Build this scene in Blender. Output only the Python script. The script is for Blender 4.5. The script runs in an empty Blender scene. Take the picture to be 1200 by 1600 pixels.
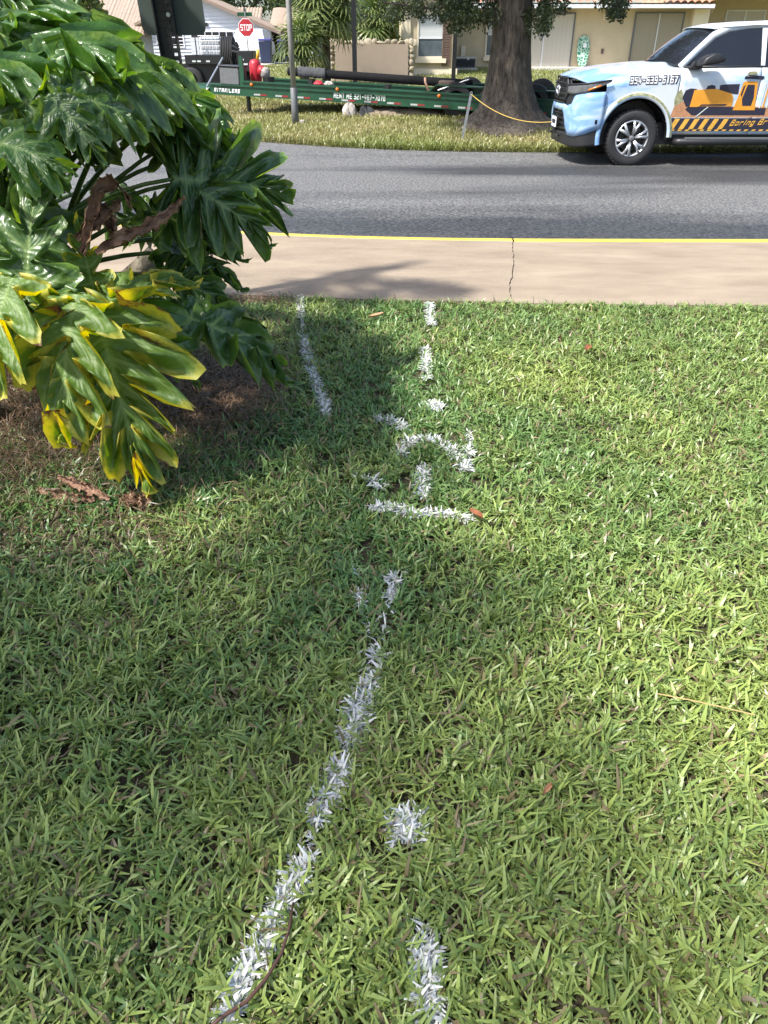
import bpy, bmesh, math, random
import numpy as np
from mathutils import Vector, Matrix

# ------------------------------------------------------------------ camera, sky, sun, exposure
SC = bpy.context.scene
COL = SC.collection
CAM_H = 1.53
FPX = 1120.0
PITCH = math.atan(726 / FPX)
cam_d = bpy.data.cameras.new('camera')
cam = bpy.data.objects.new('camera', cam_d)
COL.objects.link(cam)
cam.location = (0, 0, CAM_H)
cam.rotation_euler = (math.pi / 2 - PITCH, 0, 0)
cam_d.sensor_fit = 'VERTICAL'
cam_d.sensor_height = 36
cam_d.lens = 36 * FPX / 1600
cam_d.clip_start = 0.02
cam_d.clip_end = 600
SC.camera = cam

SUN_DIR = Vector((-0.50, -0.32, 0.80)).normalized()      # towards the sun
EL = math.asin(SUN_DIR.z)
world = bpy.data.worlds.new('World')
SC.world = world
world.use_nodes = True
wn = world.node_tree.nodes
sky = wn.new('ShaderNodeTexSky')
sky.sky_type = 'NISHITA'
sky.sun_disc = False
sky.sun_elevation = EL
sky.sun_rotation = math.atan2(SUN_DIR.x, SUN_DIR.y)
sky.dust_density = 2.5
sky.ozone_density = 1.0
world.node_tree.links.new(sky.outputs[0], wn['Background'].inputs[0])
wn['Background'].inputs[1].default_value = 0.14
sun_d = bpy.data.lights.new('sun', 'SUN')
sun_d.energy = 4.0
sun_d.angle = math.radians(3.2)
sun_d.color = (1.0, 0.97, 0.92)
sun = bpy.data.objects.new('sun', sun_d)
COL.objects.link(sun)
sun.rotation_euler = SUN_DIR.to_track_quat('Z', 'Y').to_euler()
SC.view_settings.view_transform = 'Standard'
SC.view_settings.look = 'None'
SC.view_settings.gamma = 1
SC.view_settings.exposure = 1.04

# ------------------------------------------------------------------ helpers
rnd = random.Random(7)
CP, SP = math.cos(PITCH), math.sin(PITCH)


def ray(x, y):
    u = (x - 600) / FPX
    v = (y - 800) / FPX
    return u, CP - SP * v, -(SP + CP * v)


def aty(x, y, Y):
    r = ray(x, y)
    t = Y / r[1]
    return Vector((r[0] * t, Y, CAM_H + r[2] * t))


def atz(x, y, z=0.0):
    r = ray(x, y)
    t = (z - CAM_H) / r[2]
    return Vector((r[0] * t, r[1] * t, z))


def interp(x, pts):
    if x <= pts[0][0]:
        return pts[0][1]
    for (a, b), (c, d) in zip(pts, pts[1:]):
        if x <= c:
            return b + (d - b) * (x - a) / (c - a)
    return pts[-1][1]


def sstep(a, b, x):
    t = min(1, max(0, (x - a) / (b - a)))
    return t * t * (3 - 2 * t)


class MB:
    def __init__(s):
        s.v = []
        s.f = []

    def add(s, vs, fs):
        o = len(s.v)
        s.v += [tuple(p) for p in vs]
        s.f += [tuple(i + o for i in f) for f in fs]
        return s

    def box(s, c, d, R=None):
        hx, hy, hz = d[0] / 2, d[1] / 2, d[2] / 2
        vs = [Vector((x, y, z)) for x in (-hx, hx) for y in (-hy, hy) for z in (-hz, hz)]
        if R is not None:
            vs = [R @ p for p in vs]
        c = Vector(c)
        return s.add([p + c for p in vs], [(0, 1, 3, 2), (4, 6, 7, 5), (0, 4, 5, 1), (2, 3, 7, 6), (0, 2, 6, 4), (1, 5, 7, 3)])

    def span(s, a, b):
        return s.box([(a[i] + b[i]) / 2 for i in range(3)], [abs(b[i] - a[i]) for i in range(3)])

    def tube(s, pts, r, n=8, cap=True):
        pts = [Vector(p) for p in pts]
        if not hasattr(r, '__len__'):
            r = [r] * len(pts)
        rings = []
        nrm = None
        for i, p in enumerate(pts):
            t = (pts[min(i + 1, len(pts) - 1)] - pts[max(i - 1, 0)]).normalized()
            if nrm is None:
                h = Vector((0, 0, 1)) if abs(t.z) < .9 else Vector((1, 0, 0))
                nrm = t.cross(h).normalized()
            else:
                nrm = (nrm - t * nrm.dot(t)).normalized()
            b = t.cross(nrm)
            rings.append([p + (nrm * math.cos(2 * math.pi * k / n) + b * math.sin(2 * math.pi * k / n)) * r[i] for k in range(n)])
        vs = [q for rg in rings for q in rg]
        fs = []
        for i in range(len(pts) - 1):
            for k in range(n):
                fs.append((i * n + k, i * n + (k + 1) % n, (i + 1) * n + (k + 1) % n, (i + 1) * n + k))
        if cap:
            fs.append(tuple(range(n))[::-1])
            fs.append(tuple((len(pts) - 1) * n + k for k in range(n)))
        return s.add(vs, fs)

    def lathe(s, prof, c, axis='y', n=24):
        vs, fs = [], []
        m = len(prof)
        for k in range(n):
            a = 2 * math.pi * k / n
            for r, h in prof:
                x, z = r * math.cos(a), r * math.sin(a)
                p = (x, h, z) if axis == 'y' else ((x, z, h) if axis == 'z' else (h, x, z))
                vs.append((p[0] + c[0], p[1] + c[1], p[2] + c[2]))
        for k in range(n):
            for j in range(m - 1):
                fs.append((k * m + j, ((k + 1) % n) * m + j, ((k + 1) % n) * m + j + 1, k * m + j + 1))
        return s.add(vs, fs)

    def grid(s, nu, nv, fn):
        vs = [fn(i / nu, j / nv) for i in range(nu + 1) for j in range(nv + 1)]
        fs = [(i * (nv + 1) + j, (i + 1) * (nv + 1) + j, (i + 1) * (nv + 1) + j + 1, i * (nv + 1) + j + 1) for i in range(nu) for j in range(nv)]
        return s.add(vs, fs)

    def prism(s, poly, fn, d):
        """poly: 2-D outline, fn(a, b, depth) -> 3-D"""
        n = len(poly)
        vs = [fn(a, b, 0) for a, b in poly] + [fn(a, b, d) for a, b in poly]
        fs = [tuple(range(n)), tuple(range(2 * n - 1, n - 1, -1))]
        fs += [(i, i + n, (i + 1) % n + n, (i + 1) % n) for i in range(n)]
        return s.add(vs, fs)

    def build(s, name, m, parent=None, local=False, smooth=False, bevel=0, solid=0, sub=0, tri=False):
        me = bpy.data.meshes.new(name)
        off = Vector((0, 0, 0))
        if parent is not None and not local:
            q = parent
            while q is not None:
                off += q.location
                q = q.parent
        me.from_pydata([(p[0] - off.x, p[1] - off.y, p[2] - off.z) for p in s.v], [], s.f)
        bm = bmesh.new()
        bm.from_mesh(me)
        bmesh.ops.recalc_face_normals(bm, faces=bm.faces)
        if tri:
            bmesh.ops.triangulate(bm, faces=bm.faces)
        bm.to_mesh(me)
        bm.free()
        me.materials.append(m)
        if smooth:
            me.polygons.foreach_set('use_smooth', [True] * len(me.polygons))
        o = bpy.data.objects.new(name, me)
        COL.objects.link(o)
        o.parent = parent
        if solid:
            md = o.modifiers.new('solid', 'SOLIDIFY')
            md.thickness = solid
            md.offset = 0
        if bevel:
            md = o.modifiers.new('bevel', 'BEVEL')
            md.width = bevel
            md.segments = 2
            md.limit_method = 'ANGLE'
        if sub:
            md = o.modifiers.new('sub', 'SUBSURF')
            md.levels = sub
            md.render_levels = sub
        return o


def tag(o, label, cat=None, group=None, kind=None):
    if label:
        o['label'] = label
    if cat:
        o['category'] = cat
    if group:
        o['group'] = group
    if kind:
        o['kind'] = kind
    return o


def struct(o, label=None):
    o['kind'] = 'structure'
    if label:
        o['label'] = label
    return o


def thing(name, label, cat, loc=(0, 0, 0), rotz=0, group=None):
    o = bpy.data.objects.new(name, None)
    o.empty_display_size = .1
    COL.objects.link(o)
    o.location = loc
    o.rotation_euler = (0, 0, rotz)
    return tag(o, label, cat, group)


def copy_tree(o, parent=None):
    c = o.copy()
    COL.objects.link(c)
    c.parent = parent
    for ch in list(o.children):
        copy_tree(ch, c)
    return c


# ---------- materials
def nodes_of(m):
    m.use_nodes = True
    nt = m.node_tree
    return nt, nt.nodes, nt.links, nt.nodes['Principled BSDF']


def pm(name, col, rough=.6, metal=0, var=.15, scale=6, bump=0, bscale=60, coat=0, col2=None, detail=6, stretch=None, spec=.5, grime=0):
    m = bpy.data.materials.new(name)
    nt, N, L, b = nodes_of(m)
    b.inputs['Roughness'].default_value = rough
    b.inputs['Metallic'].default_value = metal
    b.inputs['Coat Weight'].default_value = coat
    b.inputs['Specular IOR Level'].default_value = spec
    tc = N.new('ShaderNodeTexCoord')
    mp = N.new('ShaderNodeMapping')
    L.new(tc.outputs['Object'], mp.inputs[0])
    if stretch:
        mp.inputs['Scale'].default_value = stretch
    no = N.new('ShaderNodeTexNoise')
    no.inputs['Scale'].default_value = scale
    no.inputs['Detail'].default_value = detail
    no.inputs['Roughness'].default_value = .65
    L.new(mp.outputs[0], no.inputs['Vector'])
    rp = N.new('ShaderNodeValToRGB')
    rp.color_ramp.elements[0].position = .3
    rp.color_ramp.elements[1].position = .7
    c2 = col2 or tuple(c * (1 + var) for c in col)
    rp.color_ramp.elements[0].color = (*(c * (1 - var) for c in col), 1) if not col2 else (*col, 1)
    rp.color_ramp.elements[1].color = (*c2, 1)
    L.new(no.outputs[0], rp.inputs[0])
    out = rp.outputs[0]
    if grime:
        n2 = N.new('ShaderNodeTexNoise')
        n2.inputs['Scale'].default_value = 2.3
        n2.inputs['Detail'].default_value = 8
        n2.inputs['Roughness'].default_value = .7
        L.new(tc.outputs['Object'], n2.inputs['Vector'])
        r2 = N.new('ShaderNodeValToRGB')
        r2.color_ramp.elements[0].position = .48
        r2.color_ramp.elements[1].position = .72
        r2.color_ramp.elements[0].color = (0, 0, 0, 1)
        r2.color_ramp.elements[1].color = (grime, grime, grime, 1)
        L.new(n2.outputs[0], r2.inputs[0])
        mx = N.new('ShaderNodeMix')
        mx.data_type = 'RGBA'
        L.new(r2.outputs[0], mx.inputs[0])
        L.new(out, mx.inputs[6])
        mx.inputs[7].default_value = (col[0] * .45, col[1] * .4, col[2] * .33, 1)
        out = mx.outputs[2]
    L.new(out, b.inputs['Base Color'])
    if bump:
        nb = N.new('ShaderNodeTexNoise')
        nb.inputs['Scale'].default_value = bscale
        nb.inputs['Detail'].default_value = 5
        L.new(mp.outputs[0], nb.inputs['Vector'])
        bp = N.new('ShaderNodeBump')
        bp.inputs['Strength'].default_value = bump
        bp.inputs['Distance'].default_value = .02
        L.new(nb.outputs[0], bp.inputs['Height'])
        L.new(bp.outputs[0], b.inputs['Normal'])
    return m


def attr_leaf_mat(name, rough=.45, transl=.3, coat=0, boost=1.0):
    """colour read from the mesh's own 'Col' attribute, thin-leaf translucency"""
    m = bpy.data.materials.new(name)
    nt, N, L, b = nodes_of(m)
    at = N.new('ShaderNodeAttribute')
    at.attribute_name = 'Col'
    L.new(at.outputs['Color'], b.inputs['Base Color'])
    b.inputs['Roughness'].default_value = rough
    b.inputs['Coat Weight'].default_value = coat
    tr = N.new('ShaderNodeBsdfTranslucent')
    hs = N.new('ShaderNodeHueSaturation')
    hs.inputs['Saturation'].default_value = 1.15
    hs.inputs['Value'].default_value = 1.3
    L.new(at.outputs['Color'], hs.inputs['Color'])
    L.new(hs.outputs[0], tr.inputs[0])
    mx = N.new('ShaderNodeMixShader')
    mx.inputs[0].default_value = transl
    L.new(b.outputs[0], mx.inputs[1])
    L.new(tr.outputs[0], mx.inputs[2])
    L.new(mx.outputs[0], N['Material Output'].inputs['Surface'])
    return m


def np_mesh(name, V, quads, m, cols=None, tris=None, smooth=False):
    """fast mesh from numpy: V (n,3); quads (k,4); cols (n,3)"""
    me = bpy.data.meshes.new(name)
    me.vertices.add(len(V))
    me.vertices.foreach_set('co', np.ascontiguousarray(V, dtype=np.float32).ravel())
    nq = len(quads)
    nt_ = 0 if tris is None else len(tris)
    idx = quads.ravel() if nt_ == 0 else np.concatenate([quads.ravel(), tris.ravel()])
    me.loops.add(len(idx))
    me.loops.foreach_set('vertex_index', idx.astype(np.int32))
    st = np.arange(nq) * 4
    if nt_:
        st = np.concatenate([st, nq * 4 + np.arange(nt_) * 3])
    me.polygons.add(nq + nt_)
    me.polygons.foreach_set('loop_start', st.astype(np.int32))
    me.update(calc_edges=True)
    if smooth:
        me.polygons.foreach_set('use_smooth', np.ones(nq + nt_, dtype=bool))
    if cols is not None:
        a = me.color_attributes.new('Col', 'FLOAT_COLOR', 'POINT')
        c4 = np.ones((len(V), 4), dtype=np.float32)
        c4[:, :3] = cols
        a.data.foreach_set('color', c4.ravel())
    me.materials.append(m)
    o = bpy.data.objects.new(name, me)
    COL.objects.link(o)
    return o


M = {}
M['soil'] = pm('soil', (.045, .032, .02), .95, var=.5, scale=9, bump=.8, bscale=45, col2=(.075, .068, .03))
M['verge_soil'] = pm('verge_soil', (.12, .14, .04), .95, scale=1.6, bump=.7, bscale=30, col2=(.21, .18, .08), detail=9)
M['yellow_paint'] = pm('yellow_paint', (.60, .46, .07), .6, var=.12, scale=5, bump=.2, bscale=90, grime=.8)
M['white_spray'] = attr_leaf_mat('white_spray', .6, .05)
M['blade'] = attr_leaf_mat('grass_blade', .38, .2)
M['leaf'] = attr_leaf_mat('tree_leaf', .4, .22)
M['rubber'] = pm('rubber', (.018, .018, .019), .75, var=.25, scale=20, bump=.15, bscale=60)
M['black'] = pm('black_plastic', (.014, .014, .016), .45, var=.2, scale=14)
M['black_metal'] = pm('black_metal', (.012, .012, .013), .4, var=.3, scale=10)
M['steel'] = pm('galvanised_steel', (.42, .43, .45), .38, .8, var=.2, scale=14)
M['alloy'] = pm('alloy', (.62, .63, .65), .28, .85, var=.06, scale=10)
M['chrome'] = pm('chrome', (.8, .8, .82), .12, 1, var=.03)
M['glass_dark'] = pm('tinted_glass', (.012, .014, .018), .06, var=.1, scale=2, spec=.6)
M['white_paint'] = pm('white_paint', (.62, .63, .65), .5, var=.04, scale=4)
M['white_siding'] = pm('white_siding', (.50, .53, .59), .55, var=.04, scale=1.2)
M['stucco'] = pm('cream_stucco', (.50, .42, .285), .85, var=.05, scale=1.5, bump=.25, bscale=30, grime=.14)
M['stucco_pale'] = pm('pale_stucco', (.72, .63, .47), .85, var=.05, scale=1.5, bump=.2, bscale=30)
M['trim'] = pm('cream_trim', (.66, .58, .44), .7, var=.05)
M['tan_wall'] = pm('tan_wall', (.33, .265, .20), .85, var=.06, scale=3, bump=.2, bscale=40)
M['coral_stone'] = pm('coral_stone', (.36, .31, .22), .9, var=.35, scale=12, bump=.7, bscale=20)
M['brick'] = pm('brick_red', (.11, .07, .055), .85, var=.3, scale=9, bump=.4)
M['roof_red'] = pm('red_tile', (.34, .10, .06), .75, scale=3, col2=(.52, .26, .17))
M['roof_tan'] = pm('tan_tile', (.25, .185, .14), .8, scale=4, col2=(.37, .285, .22), stretch=(1, 1, 6))
M['door_glass'] = pm('blind_glass', (.45, .42, .36), .3, var=.08, scale=1, stretch=(30, 1, .2))
M['door_glass_dull'] = pm('blind_glass_dull', (.30, .26, .19), .3, var=.08, scale=1, stretch=(30, 1, .2))
M['pane'] = pm('window_pane', (.10, .125, .14), .12, var=.3, scale=1.5)
M['blind'] = pm('window_blind', (.52, .54, .53), .5, var=.06, scale=2, stretch=(.3, 1, 30))
M['green_paint'] = pm('green_paint', (.006, .058, .025), .42, var=.22, scale=5, grime=.35)
M['grey_metal'] = pm('grey_metal', (.13, .135, .14), .55, .2, var=.15, scale=12)
M['sign_back'] = pm('sign_back', (.05, .066, .058), .5, .2, var=.08, scale=3)
M['red'] = pm('red_paint', (.40, .016, .028), .45, var=.12, scale=4)
M['blue_bin'] = pm('blue_bin', (.012, .02, .055), .5, var=.1)
M['blue_lid'] = pm('blue_lid', (.05, .05, .24), .5, var=.1)
M['tote'] = pm('tote_plastic', (.72, .74, .75), .45, var=.06, scale=3)
M['yellow'] = pm('yellow_plastic', (.7, .42, .03), .5, var=.1)
M['orange'] = pm('orange_plastic', (.7, .16, .02), .5, var=.15)
M['cloth_grey'] = pm('grey_cloth', (.05, .053, .056), .9, var=.3, scale=10, bump=.5, bscale=15)
M['sack'] = pm('dusty_sack', (.46, .43, .39), .95, scale=14, bump=1, bscale=9, col2=(.17, .15, .13))
M['dirt'] = pm('dug_dirt', (.13, .10, .07), .95, scale=8, bump=1, bscale=14, col2=(.25, .20, .15))
M['rope'] = pm('yellow_rope', (.45, .31, .07), .7, var=.15, scale=60)
M['bark'] = None


def bark_material():
    m = bpy.data.materials.new('oak_bark')
    nt, N, L, b = nodes_of(m)
    tc = N.new('ShaderNodeTexCoord')
    mp = N.new('ShaderNodeMapping')
    mp.inputs['Scale'].default_value = (1, 1, .22)
    L.new(tc.outputs['Object'], mp.inputs[0])
    n1 = N.new('ShaderNodeTexNoise')
    n1.inputs['Scale'].default_value = 14
    n1.inputs['Detail'].default_value = 9
    n1.inputs['Roughness'].default_value = .75
    n1.inputs['Distortion'].default_value = .6
    L.new(mp.outputs[0], n1.inputs['Vector'])
    r = N.new('ShaderNodeValToRGB')
    r.color_ramp.elements[0].position = .36
    r.color_ramp.elements[0].color = (.026, .020, .015, 1)
    r.color_ramp.elements[1].position = .68
    r.color_ramp.elements[1].color = (.19, .155, .12, 1)
    L.new(n1.outputs[0], r.inputs[0])
    L.new(r.outputs[0], b.inputs['Base Color'])
    b.inputs['Roughness'].default_value = .95
    bp = N.new('ShaderNodeBump')
    bp.inputs['Strength'].default_value = 1
    bp.inputs['Distance'].default_value = .06
    L.new(n1.outputs[0], bp.inputs['Height'])
    L.new(bp.outputs[0], b.inputs['Normal'])
    return m


M['bark'] = bark_material()


def asphalt_material():
    m = bpy.data.materials.new('asphalt')
    nt, N, L, b = nodes_of(m)
    tc = N.new('ShaderNodeTexCoord')
    # fine aggregate speckle
    n1 = N.new('ShaderNodeTexNoise')
    n1.inputs['Scale'].default_value = 32
    n1.inputs['Detail'].default_value = 3
    n1.inputs['Roughness'].default_value = .8
    L.new(tc.outputs['Object'], n1.inputs['Vector'])
    r1 = N.new('ShaderNodeValToRGB')
    r1.color_ramp.elements[0].position = .38
    r1.color_ramp.elements[0].color = (.03, .03, .03, 1)
    r1.color_ramp.elements[1].position = .74
    r1.color_ramp.elements[1].color = (.29, .285, .272, 1)
    L.new(n1.outputs[0], r1.inputs[0])
    # large worn / damp areas running along the road
    mp = N.new('ShaderNodeMapping')
    mp.inputs['Scale'].default_value = (.16, .75, 1)
    L.new(tc.outputs['Object'], mp.inputs[0])
    n2 = N.new('ShaderNodeTexNoise')
    n2.inputs['Scale'].default_value = 1.0
    n2.inputs['Detail'].default_value = 6
    n2.inputs['Roughness'].default_value = .55
    L.new(mp.outputs[0], n2.inputs['Vector'])
    # distance from the near kerb: the damp gutter band is darker and smoother
    sx = N.new('ShaderNodeSeparateXYZ')
    L.new(tc.outputs['Object'], sx.inputs[0])
    g = N.new('ShaderNodeMapRange')
    g.inputs[1].default_value = 9.6
    g.inputs[2].default_value = 7.2
    g.inputs[3].default_value = 0
    g.inputs[4].default_value = .42
    L.new(sx.outputs['Y'], g.inputs[0])
    ad = N.new('ShaderNodeMath')
    ad.operation = 'ADD'
    L.new(n2.outputs[0], ad.inputs[0])
    L.new(g.outputs[0], ad.inputs[1])
    # spilled water below the parked truck
    dx = N.new('ShaderNodeVectorMath')
    dx.operation = 'DISTANCE'
    mp3 = N.new('ShaderNodeMapping')
    mp3.inputs['Scale'].default_value = (.32, 1.15, 0)
    L.new(tc.outputs['Object'], mp3.inputs[0])
    L.new(mp3.outputs[0], dx.inputs[0])
    dx.inputs[1].default_value = (4.6 * .32, 12.2 * 1.15, 0)
    w = N.new('ShaderNodeMapRange')
    w.inputs[1].default_value = 1.5
    w.inputs[2].default_value = .5
    w.inputs[3].default_value = 0
    w.inputs[4].default_value = .26
    L.new(dx.outputs['Value'], w.inputs[0])
    ad2 = N.new('ShaderNodeMath')
    ad2.operation = 'ADD'
    L.new(ad.outputs[0], ad2.inputs[0])
    L.new(w.outputs[0], ad2.inputs[1])
    wet = N.new('ShaderNodeMapRange')
    wet.inputs[1].default_value = .52
    wet.inputs[2].default_value = .72
    L.new(ad2.outputs[0], wet.inputs[0])
    mx = N.new('ShaderNodeMix')
    mx.data_type = 'RGBA'
    mx.blend_type = 'MULTIPLY'
    mx.inputs[7].default_value = (.34, .35, .37, 1)
    L.new(wet.outputs[0], mx.inputs[0])
    L.new(r1.outputs[0], mx.inputs[6])
    L.new(mx.outputs[2], b.inputs['Base Color'])
    ro = N.new('ShaderNodeMapRange')
    ro.inputs[3].default_value = .8
    ro.inputs[4].default_value = .6
    L.new(wet.outputs[0], ro.inputs[0])
    L.new(ro.outputs[0], b.inputs['Roughness'])
    bp = N.new('ShaderNodeBump')
    bp.inputs['Strength'].default_value = .35
    bp.inputs['Distance'].default_value = .012
    L.new(n1.outputs[0], bp.inputs['Height'])
    L.new(bp.outputs[0], b.inputs['Normal'])
    return m


M['asphalt'] = asphalt_material()


def concrete_material():
    m = bpy.data.materials.new('walk_concrete')
    nt, N, L, b = nodes_of(m)
    tc = N.new('ShaderNodeTexCoord')
    mp = N.new('ShaderNodeMapping')
    mp.inputs['Scale'].default_value = (.5, 1.4, 1)
    L.new(tc.outputs['Object'], mp.inputs[0])
    n1 = N.new('ShaderNodeTexNoise')
    n1.inputs['Scale'].default_value = 2.2
    n1.inputs['Detail'].default_value = 8
    n1.inputs['Roughness'].default_value = .62
    L.new(mp.outputs[0], n1.inputs['Vector'])
    r1 = N.new('ShaderNodeValToRGB')
    r1.color_ramp.elements[0].position = .3
    r1.color_ramp.elements[0].color = (.222, .170, .120, 1)
    r1.color_ramp.elements[1].position = .72
    r1.color_ramp.elements[1].color = (.362, .290, .208, 1)
    L.new(n1.outputs[0], r1.inputs[0])
    n2 = N.new('ShaderNodeTexNoise')
    n2.inputs['Scale'].default_value = 110
    n2.inputs['Detail'].default_value = 3
    L.new(tc.outputs['Object'], n2.inputs['Vector'])
    mx = N.new('ShaderNodeMix')
    mx.data_type = 'RGBA'
    mx.blend_type = 'MULTIPLY'
    mx.inputs[0].default_value = .5
    r2 = N.new('ShaderNodeValToRGB')
    r2.color_ramp.elements[0].position = .35
    r2.color_ramp.elements[0].color = (.55, .53, .5, 1)
    r2.color_ramp.elements[1].position = .6
    L.new(n2.outputs[0], r2.inputs[0])
    L.new(r1.outputs[0], mx.inputs[6])
    L.new(r2.outputs[0], mx.inputs[7])
    # mould streaks
    mp3 = N.new('ShaderNodeMapping')
    mp3.inputs['Scale'].default_value = (.8, 3.2, 1)
    L.new(tc.outputs['Object'], mp3.inputs[0])
    n3 = N.new('ShaderNodeTexNoise')
    n3.inputs['Scale'].default_value = 3
    n3.inputs['Detail'].default_value = 9
    n3.inputs['Roughness'].default_value = .7
    L.new(mp3.outputs[0], n3.inputs['Vector'])
    r3 = N.new('ShaderNodeMapRange')
    r3.inputs[1].default_value = .54
    r3.inputs[2].default_value = .75
    r3.inputs[4].default_value = .62
    L.new(n3.outputs[0], r3.inputs[0])
    mx3 = N.new('ShaderNodeMix')
    mx3.data_type = 'RGBA'
    L.new(r3.outputs[0], mx3.inputs[0])
    L.new(mx.outputs[2], mx3.inputs[6])
    mx3.inputs[7].default_value = (.20, .16, .12, 1)
    L.new(mx3.outputs[2], b.inputs['Base Color'])
    b.inputs['Roughness'].default_value = .85
    bp = N.new('ShaderNodeBump')
    bp.inputs['Strength'].default_value = .25
    bp.inputs['Distance'].default_value = .01
    L.new(n2.outputs[0], bp.inputs['Height'])
    L.new(bp.outputs[0], b.inputs['Normal'])
    return m


M['concrete'] = concrete_material()
M['pale_concrete'] = pm('pale_concrete', (.55, .52, .47), .85, var=.1, scale=1.5)

# ------------------------------------------------------------------ ground, walk, kerb, road
ROAD_Z = -.116
WALK_NEAR = [(-14, 7.6), (-6, 5.95), (-3, 5.55), (-1.03, 5.27), (0, 5.154), (1.3, 5.08), (2.7, 5.03), (6, 5.0), (14, 5.0), (30, 5.0)]
KERB = [(-14, 12.0), (-8, 9.6), (-4, 8.1), (-2.2, 7.55), (-1.5, 7.37), (-.99, 7.25), (0, 7.09), (1.2, 7.02), (3.6, 7.0), (8, 7.0), (14, 7.0), (30, 7.0)]
FAR = [(-40, 44), (-20, 30), (-12, 24.2), (-8, 21.0), (-5.5, 18.9), (-3.72, 17.45), (-1.94, 16.3), (-1, 15.75), (0, 15.35), (1.2, 15.05), (2.38, 14.93), (4, 14.85), (10, 14.8), (30, 14.8)]


def smooth_curve(pts):
    def f(x):
        s = 0
        for k, w in ((-.6, .15), (-.3, .2), (0, .3), (.3, .2), (.6, .15)):
            s += w * interp(x + k, pts)
        return s
    return f


walk_near = smooth_curve(WALK_NEAR)
kerb_y = smooth_curve(KERB)
far_y = smooth_curve(FAR)


def gz(X, Y):
    d = max(0, Y - far_y(X))
    return min(.8, ROAD_Z + .012 + .052 * min(d, 4) + .034 * max(0, d - 4))


# near lawn soil
mb = MB()
mb.grid(60, 40, lambda u, v: (-14 + 28 * u, -6 + v * (walk_near(-14 + 28 * u) + .02 + 6), -.022 + .006 * math.sin(9 * u * 7 + 5 * v * 6)))
struct(mb.build('lawn', M['soil'], smooth=True))
# the bed under everything: one sheet to the horizon
mb = MB()
xs = [-300, -150, -80, -50, -35] + [-30 + i for i in range(61)] + [35, 50, 80, 150, 300]
ts = [0, .5, 1, 2, 3, 4, 6, 9, 13, 18, 24, 32, 45, 70, 120, 250, 400]
mb.grid(len(xs) - 1, len(ts) - 1, lambda u, v: (lambda X, t: (X, far_y(X) + t - .03 * (t == 0), gz(X, far_y(X) + t) - .10 * (t == 0)))(xs[round(u * (len(xs) - 1))], ts[round(v * (len(ts) - 1))]))
struct(mb.build('ground', M['verge_soil'], smooth=True))
# road
mb = MB()
mb.grid(120, 10, lambda u, v: (lambda X: (X, kerb_y(X) + .1 + v * (far_y(X) + .06 - kerb_y(X) - .1), ROAD_Z + .02 * math.sin(math.pi * v)))(-24 + 54 * u))
struct(mb.build('road', M['asphalt'], smooth=True))

# sidewalk slabs with broken joints
walk = thing('sidewalk', None, None, (0, 6, 0))
struct(walk)
jr = random.Random(3)
joint_jag = {}


def joint(k, v):
    key = (k, round(v * 40))
    if key not in joint_jag:
        prev = joint_jag.get((k, round(v * 40) - 1), 0)
        joint_jag[key] = prev * .85 + jr.uniform(-.008, .008)
    base = {0: (-8.3, -9.6), 1: (-3.1, -3.6), 2: (.905, 1.215), 3: (6.0, 6.35), 4: (11, 11.4), 5: (18, 18.4)}[k]
    return base[0] + (base[1] - base[0]) * v + joint_jag[key]


for k in range(5):
    mb = MB()

    def top(u, v, k=k):
        a, b = joint(k, v) + .0035, joint(k + 1, v) - .0035
        X = a + (b - a) * u
        Y = walk_near(X) + v * (kerb_y(X) - .005 - walk_near(X))
        return (X, Y, .004 + (.004 * math.sin(k * 2.1)))
    mb.grid(24, 40, top)
    o = mb.build('slab', M['concrete'], walk)
    bm = bmesh.new()
    bm.from_mesh(o.data)
    ed = [e for e in bm.edges if e.is_boundary]
    r = bmesh.ops.extrude_edge_only(bm, edges=ed)
    bmesh.ops.translate(bm, verts=[g for g in r['geom'] if isinstance(g, bmesh.types.BMVert)], vec=(0, 0, -.1))
    bmesh.ops.recalc_face_normals(bm, faces=bm.faces)
    bm.to_mesh(o.data)
    bm.free()
# dirt in the joints
mb = MB()
mb.grid(60, 2, lambda u, v: (lambda X: (X, walk_near(X) - .01 + v * (kerb_y(X) - walk_near(X)), -.03))(-9 + 27 * u))
struct(mb.build('walk_bed', M['soil']))

# kerb with yellow painted top, cast in lengths
kerb_root = thing('kerb', None, None, (0, 7, 0))
struct(kerb_root)
prof = [(0, -.03), (0, .005), (.015, .012), (.075, .012), (.10, .004), (.118, -.02), (.13, -.125)]
for a, b in ((-9.6, -3.615), (-3.6, 1.207), (1.222, 6.34), (6.355, 11.4), (11.41, 18.4)):
    mb = MB()
    mb.grid(40, len(prof) - 1, lambda u, v: (lambda X, q: (X, kerb_y(X) + q[0], q[1]))(a + (b - a) * u, prof[round(v * (len(prof) - 1))]))
    mb.build('kerb_stone', M['yellow_paint'], kerb_root, smooth=True)

# ------------------------------------------------------------------ lawn blades and spray paint
rg = np.random.default_rng(11)


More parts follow.
